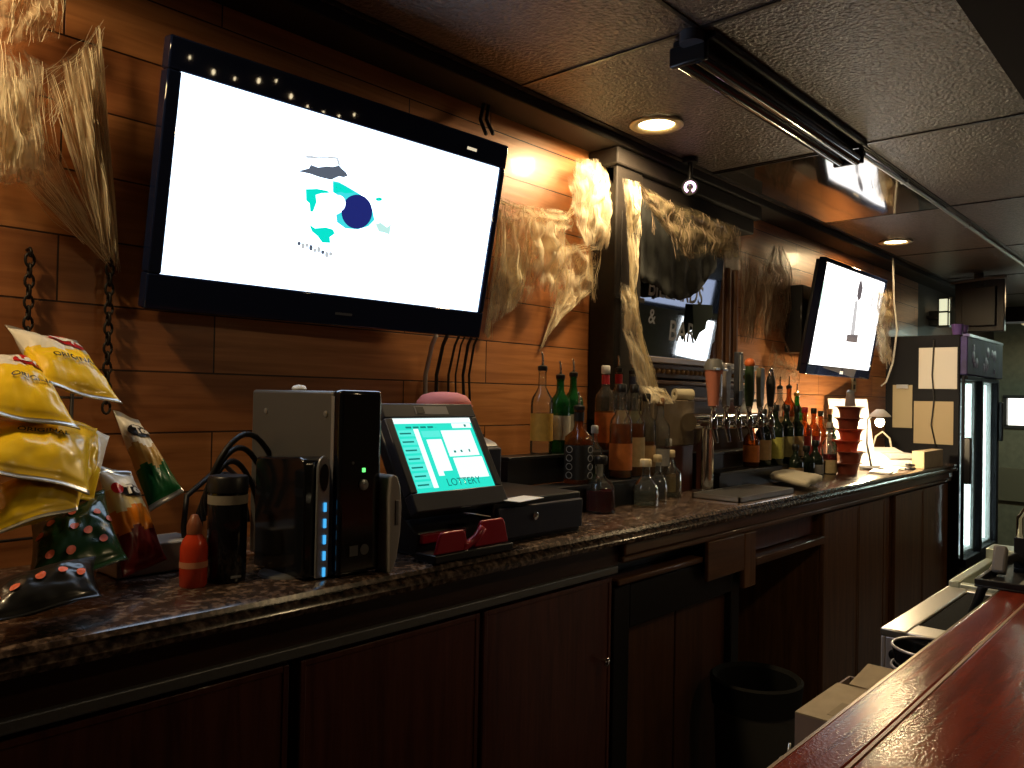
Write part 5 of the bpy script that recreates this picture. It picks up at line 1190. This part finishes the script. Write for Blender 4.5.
# steel ice bin behind the bar
IZ = ZC-.55
q0 = on_z(880, 627, IZ); 
IX0, IX1, IY0, IY1 = q0.x, q0.x+.62, .312, q0.y
t = thing('ice_bin', 'stainless steel ice bin behind the bar with a black lid opening', 'ice bin', (IX0+.3, .5, 0))
b = MB().box2((IX0, IY1-.06, IZ-.02), (IX1, IY1, IZ)).box2((IX0, IY0, IZ-.02), (IX1, IY0+.05, IZ)).box2((IX0, IY0+.05, IZ-.02), (IX0+.09, IY1-.06, IZ)).box2((IX1-.03, IY0+.05, IZ-.02), (IX1, IY1-.05, IZ))
build(b, 'rim', STEEL, t, bevel=.004)
b = MB().box2((IX0, IY1-.012, .10), (IX1, IY1-.002, IZ-.02)).box2((IX0+.002, IY0, IZ-.40), (IX0+.012, IY1-.012, IZ-.02)).box2((IX1-.012, IY0, IZ-.40), (IX1-.002, IY1-.012, IZ-.02)); build(b, 'apron', mat('apron_steel', (.50, .46, .48), .4, metal=.5), t, bevel=.003)
build(MB().box2((IX0+.092, IY0+.052, IZ-.05), (IX1-.032, IY1-.062, IZ-.004)), 'lid', mat('matte_black', (.008, .008, .008), .9, spec=.1), t, bevel=.004)
build(MB().lathe([(.014, 0), (.014, .006), (.008, .009)], (IX0+.002, IY1-.035, IZ-.06), 16, axis=V((-1, 0, 0))), 'bolt', BLACKM, t, smooth=40)
for x in (IX0+.05, IX1-.05): build(MB().cyl((x, IY1-.05, 0), (x, IY1-.05, IZ-.02), .018), 'leg', STEEL, t, smooth=40)
# second sink beyond
SX0, SX1 = IX1+.012, IX1+.62
t = thing('bar_sink', 'pale steel sink beyond the ice bin with a raised back ledge', 'sink', (SX0+.3, .5, 0))
PS = mat('sink_steel', (.55, .60, .52), .35, metal=.5)
b = MB().box2((SX0, IY1-.03, IZ-.17), (SX1, IY1, IZ+.015)).box2((SX0, IY0, IZ-.17), (SX1, IY0+.03, IZ)).box2((SX0, IY0+.03, IZ-.17), (SX0+.03, IY1-.03, IZ+.01)).box2((SX1-.03, IY0+.03, IZ-.17), (SX1, IY1-.03, IZ+.01)).box2((SX0+.03, IY0+.03, IZ-.17), (SX1-.03, IY1-.03, IZ-.05))
build(b, 'basin', PS, t, bevel=.004)
build(MB().box2((SX1-.12, IY0+.03, IZ+.011), (SX1, IY1, IZ+.05)), 'ledge', PS, t, bevel=.004)
build(MB().tube([(SX1-.06, IY1-.09, IZ+.05), (SX1-.06, IY1-.09, IZ+.16), (SX1-.10, IY1-.12, IZ+.20), (SX1-.18, IY1-.14, IZ+.17)], .010, 10), 'faucet', CHROME, t, smooth='full')
for x in (SX0+.05, SX1-.05): build(MB().cyl((x, IY1-.05, 0), (x, IY1-.05, IZ-.17), .018), 'leg', STEEL, t, smooth=40)
# black buckets with pale rims in front of the bin
for (dx, dz, lb) in ((0, .045, 'black plastic bucket with a pale rim beside the ice bin, upper of the nested pair'), (-.004, 0, 'black plastic bucket with a pale rim beside the ice bin, lower of the nested pair')):
    t2 = thing('black_bucket', lb, 'bucket', (IX0-.10+dx, .50, ZC-.72+dz), group='black buckets')
    part(MB().lathe([(.060, 0), (.082, .125), (.078, .125), (.056, .005)], n=28), 'tub', BLACKG, t2, smooth=40)
    part(MB().tube([V((.081*math.cos(a), .081*math.sin(a), .127)) for a in [2*PI*k/28 for k in range(29)]], .0032, 6), 'rim', mat('bucket_rim', (.5, .46, .48), .3, metal=.4), t2, smooth='full')
# shelf for them, and the carton
q0 = on_z(795, 713, ZC-.60); q1 = on_z(846, 675, ZC-.60)
KX0, KX1, KY1 = q0.x, min(q1.x, IX0-.20), q0.y
t = thing('speed_shelf', 'dark metal shelf fixed under the aisle side of the bar', 'shelf', (1.5, .45, ZC-.74))
build(MB().box2((1.0, .302, ZC-.735), (IX0-.01, q0.y+.01, ZC-.722)), 'board', BLACKM, t, bevel=.002)
build(MB().box2((1.02, .302, ZC-.80), (1.05, q0.y, ZC-.735)).box2((IX0-.06, .302, ZC-.80), (IX0-.03, q0.y, ZC-.735)), 'bracket', BLACKM, t)
t = thing('carton_box', 'beige cardboard carton with an open top behind the bar', 'carton', ((KX0+KX1)/2, .5, ZC-.72))
zt_ = ZC-.60
b = MB().box2((KX0, .33, ZC-.722), (KX1, KY1, ZC-.718)).box2((KX0, KY1-.004, ZC-.718), (KX1, KY1, zt_)).box2((KX0, .33, ZC-.718), (KX0+.004, KY1-.004, zt_)).box2((KX1-.004, .33, ZC-.718), (KX1, KY1-.004, zt_)).box2((KX0+.004, .33, ZC-.718), (KX1-.004, .334, zt_)); build(b, 'box_body', mat('carton_side', (.30, .22, .20), .8), t)
build(MB().box2((KX0, .33, zt_), (KX1-.07, KY1, zt_+.003)), 'flap', CARD, t)
fl = build(MB().box((KX1-.01, .50, zt_+.012), (.12, .20, .003), Matrix.Rotation(-.12, 3, 'Y')), 'flap', CARD, t)
build(MB().box2((KX0+.03, KY1-.10, zt_+.003), (KX0+.11, KY1-.05, zt_+.0036)), 'printed_mark', mat('carton_print', (.30, .23, .13), .8), t)
# rubbish-looking wire holder with white cup
p = on_z(786, 742, ZC-.62)
t = thing('wire_cup_holder', 'wire holder with a white cup hooked near the carton behind the bar', 'cup holder', (p.x, p.y-.02, ZC-.722))
part(MB().tube([V((.034*math.cos(a), .034*math.sin(a), .05)) for a in [2*PI*k/20 for k in range(21)]], .003, 6).tube([(-.034, 0, .05), (-.036, 0, .10), (-.03, 0, .115)], .003, 6).tube([(0, .034, .05), (0, .036, .0)], .003, 6).tube([(0, -.034, .05), (0, -.036, .0)], .003, 6), 'wire', STEEL, t, smooth='full')
part(MB().lathe([(.022, .0), (.029, .07), (.031, .072), (.027, .07), (.02, .004)], n=20), 'cup', mat('dull_white', (.45, .43, .42), .5), t, smooth=40)

# things at the end of the bar
p = on_z(985, 602, BT)
t = thing('bar_mat_tray', 'black rubber tray lying across the bar edge at the right', 'tray', (2.30, .33, BT))
part(MB().box2((-.13, -.06, .0), (.35, .13, .006)).box2((-.13, -.06, .006), (-.12, .13, .02)).box2((.34, -.06, .006), (.35, .13, .02)).box2((-.12, .12, .006), (.34, .13, .02)).box2((-.12, -.06, .006), (.34, -.05, .02)), 'tray_body', BLACK, t, bevel=.002)
part(MB().box2((-.06, .0, .0065), (.10, .05, .008)), 'paper_slip', mat('slip_grey', (.22, .24, .22), .7), t)
t = thing('napkin_caddy', 'dark red and black napkin caddy standing on the black tray', 'caddy', (2.46, .37, BT+.006))
part(MB().box2((-.06, -.05, 0), (.10, .05, .012)).box2((-.06, -.05, .012), (-.05, .05, .09)).box2((.09, -.05, .012), (.10, .05, .06)).box2((-.05, .042, .012), (.09, .05, .07)), 'frame', BLACK, t, bevel=.002)
part(MB().box((.02, -.005, .055), (.12, .07, .085), Matrix.Rotation(.25, 3, 'Y')), 'menu_block', mat('menu_red', (.14, .02, .02), .3), t, bevel=.003)
part(MB().box((.07, -.01, .11), (.03, .03, .012)), 'white_tag', PAPERW, t)
t = thing('soda_gun', 'soda gun on a black curled hose resting beside the caddy', 'soda gun', (2.33, .42, BT))
part(MB().tube([(-.02, .08, -.12), (-.03, .05, -.03), (-.01, .02, .035), (.04, -.01, .05), (.07, -.03, .03)], .011, 10), 'hose', BLACK, t, smooth='full')
part(MB().box((-.005, .016, .045), (.03, .03, .07), Matrix.Rotation(.4, 3, 'Y')), 'gun_head', mat('gun_grey', (.20, .19, .20), .35), t, bevel=.006)

# bar stool seen in the far room
# string of little bulbs along the front wall, caught in the big set's glossy frame
t = thing('string_lights', 'string of small warm bulbs strung along the front wall', 'string lights', (0, -3.08, 2))
bulbs = [(2.38, 2.22), (2.57, 2.17), (2.74, 2.17), (2.93, 2.21), (3.07, 2.25), (3.22, 2.17), (3.38, 2.13), (3.53, 2.12), (3.68, 2.13), (3.82, 2.18)]
part(MB().tube([V((1.9, -.01, .29))]+[V((x, -.01, z-2+.045)) for x, z in bulbs]+[V((4.3, -.01, .27))], .003, 6), 'wire', BLACK, t, smooth='full')
for k, (x, z) in enumerate(bulbs):
    r_ = .017 if k in (1, 3, 5) else .011
    o = part(MB().sphere((x, -.012, z-2), r_, 12, (.8, .8, 1.4)), 'bulb', mat('string_bulb', (1, .9, .7), .5, emit=(1, .82, .5), es=26), t, smooth='full')
    part(MB().cyl((x, -.012, z-2+.02), (x, -.012, z-2+.045), .008), 'socket', BLACK, o)

# ------------------------------------------------------------------ world, view
w = bpy.data.worlds.new('world'); SC.world = w; w.use_nodes = True
w.node_tree.nodes['Background'].inputs[0].default_value = (.6, .7, 1, 1); w.node_tree.nodes['Background'].inputs[1].default_value = .01
SC.view_settings.view_transform = 'Standard'; SC.view_settings.look = 'None'; SC.view_settings.exposure = 0; SC.view_settings.gamma = 1
SC.view_settings.use_curve_mapping = False
SC.cycles.use_denoising = True
SC.cycles.max_bounces = 10; SC.cycles.transparent_max_bounces = 24; SC.cycles.transmission_bounces = 10
SC.cycles.sample_clamp_indirect = 3
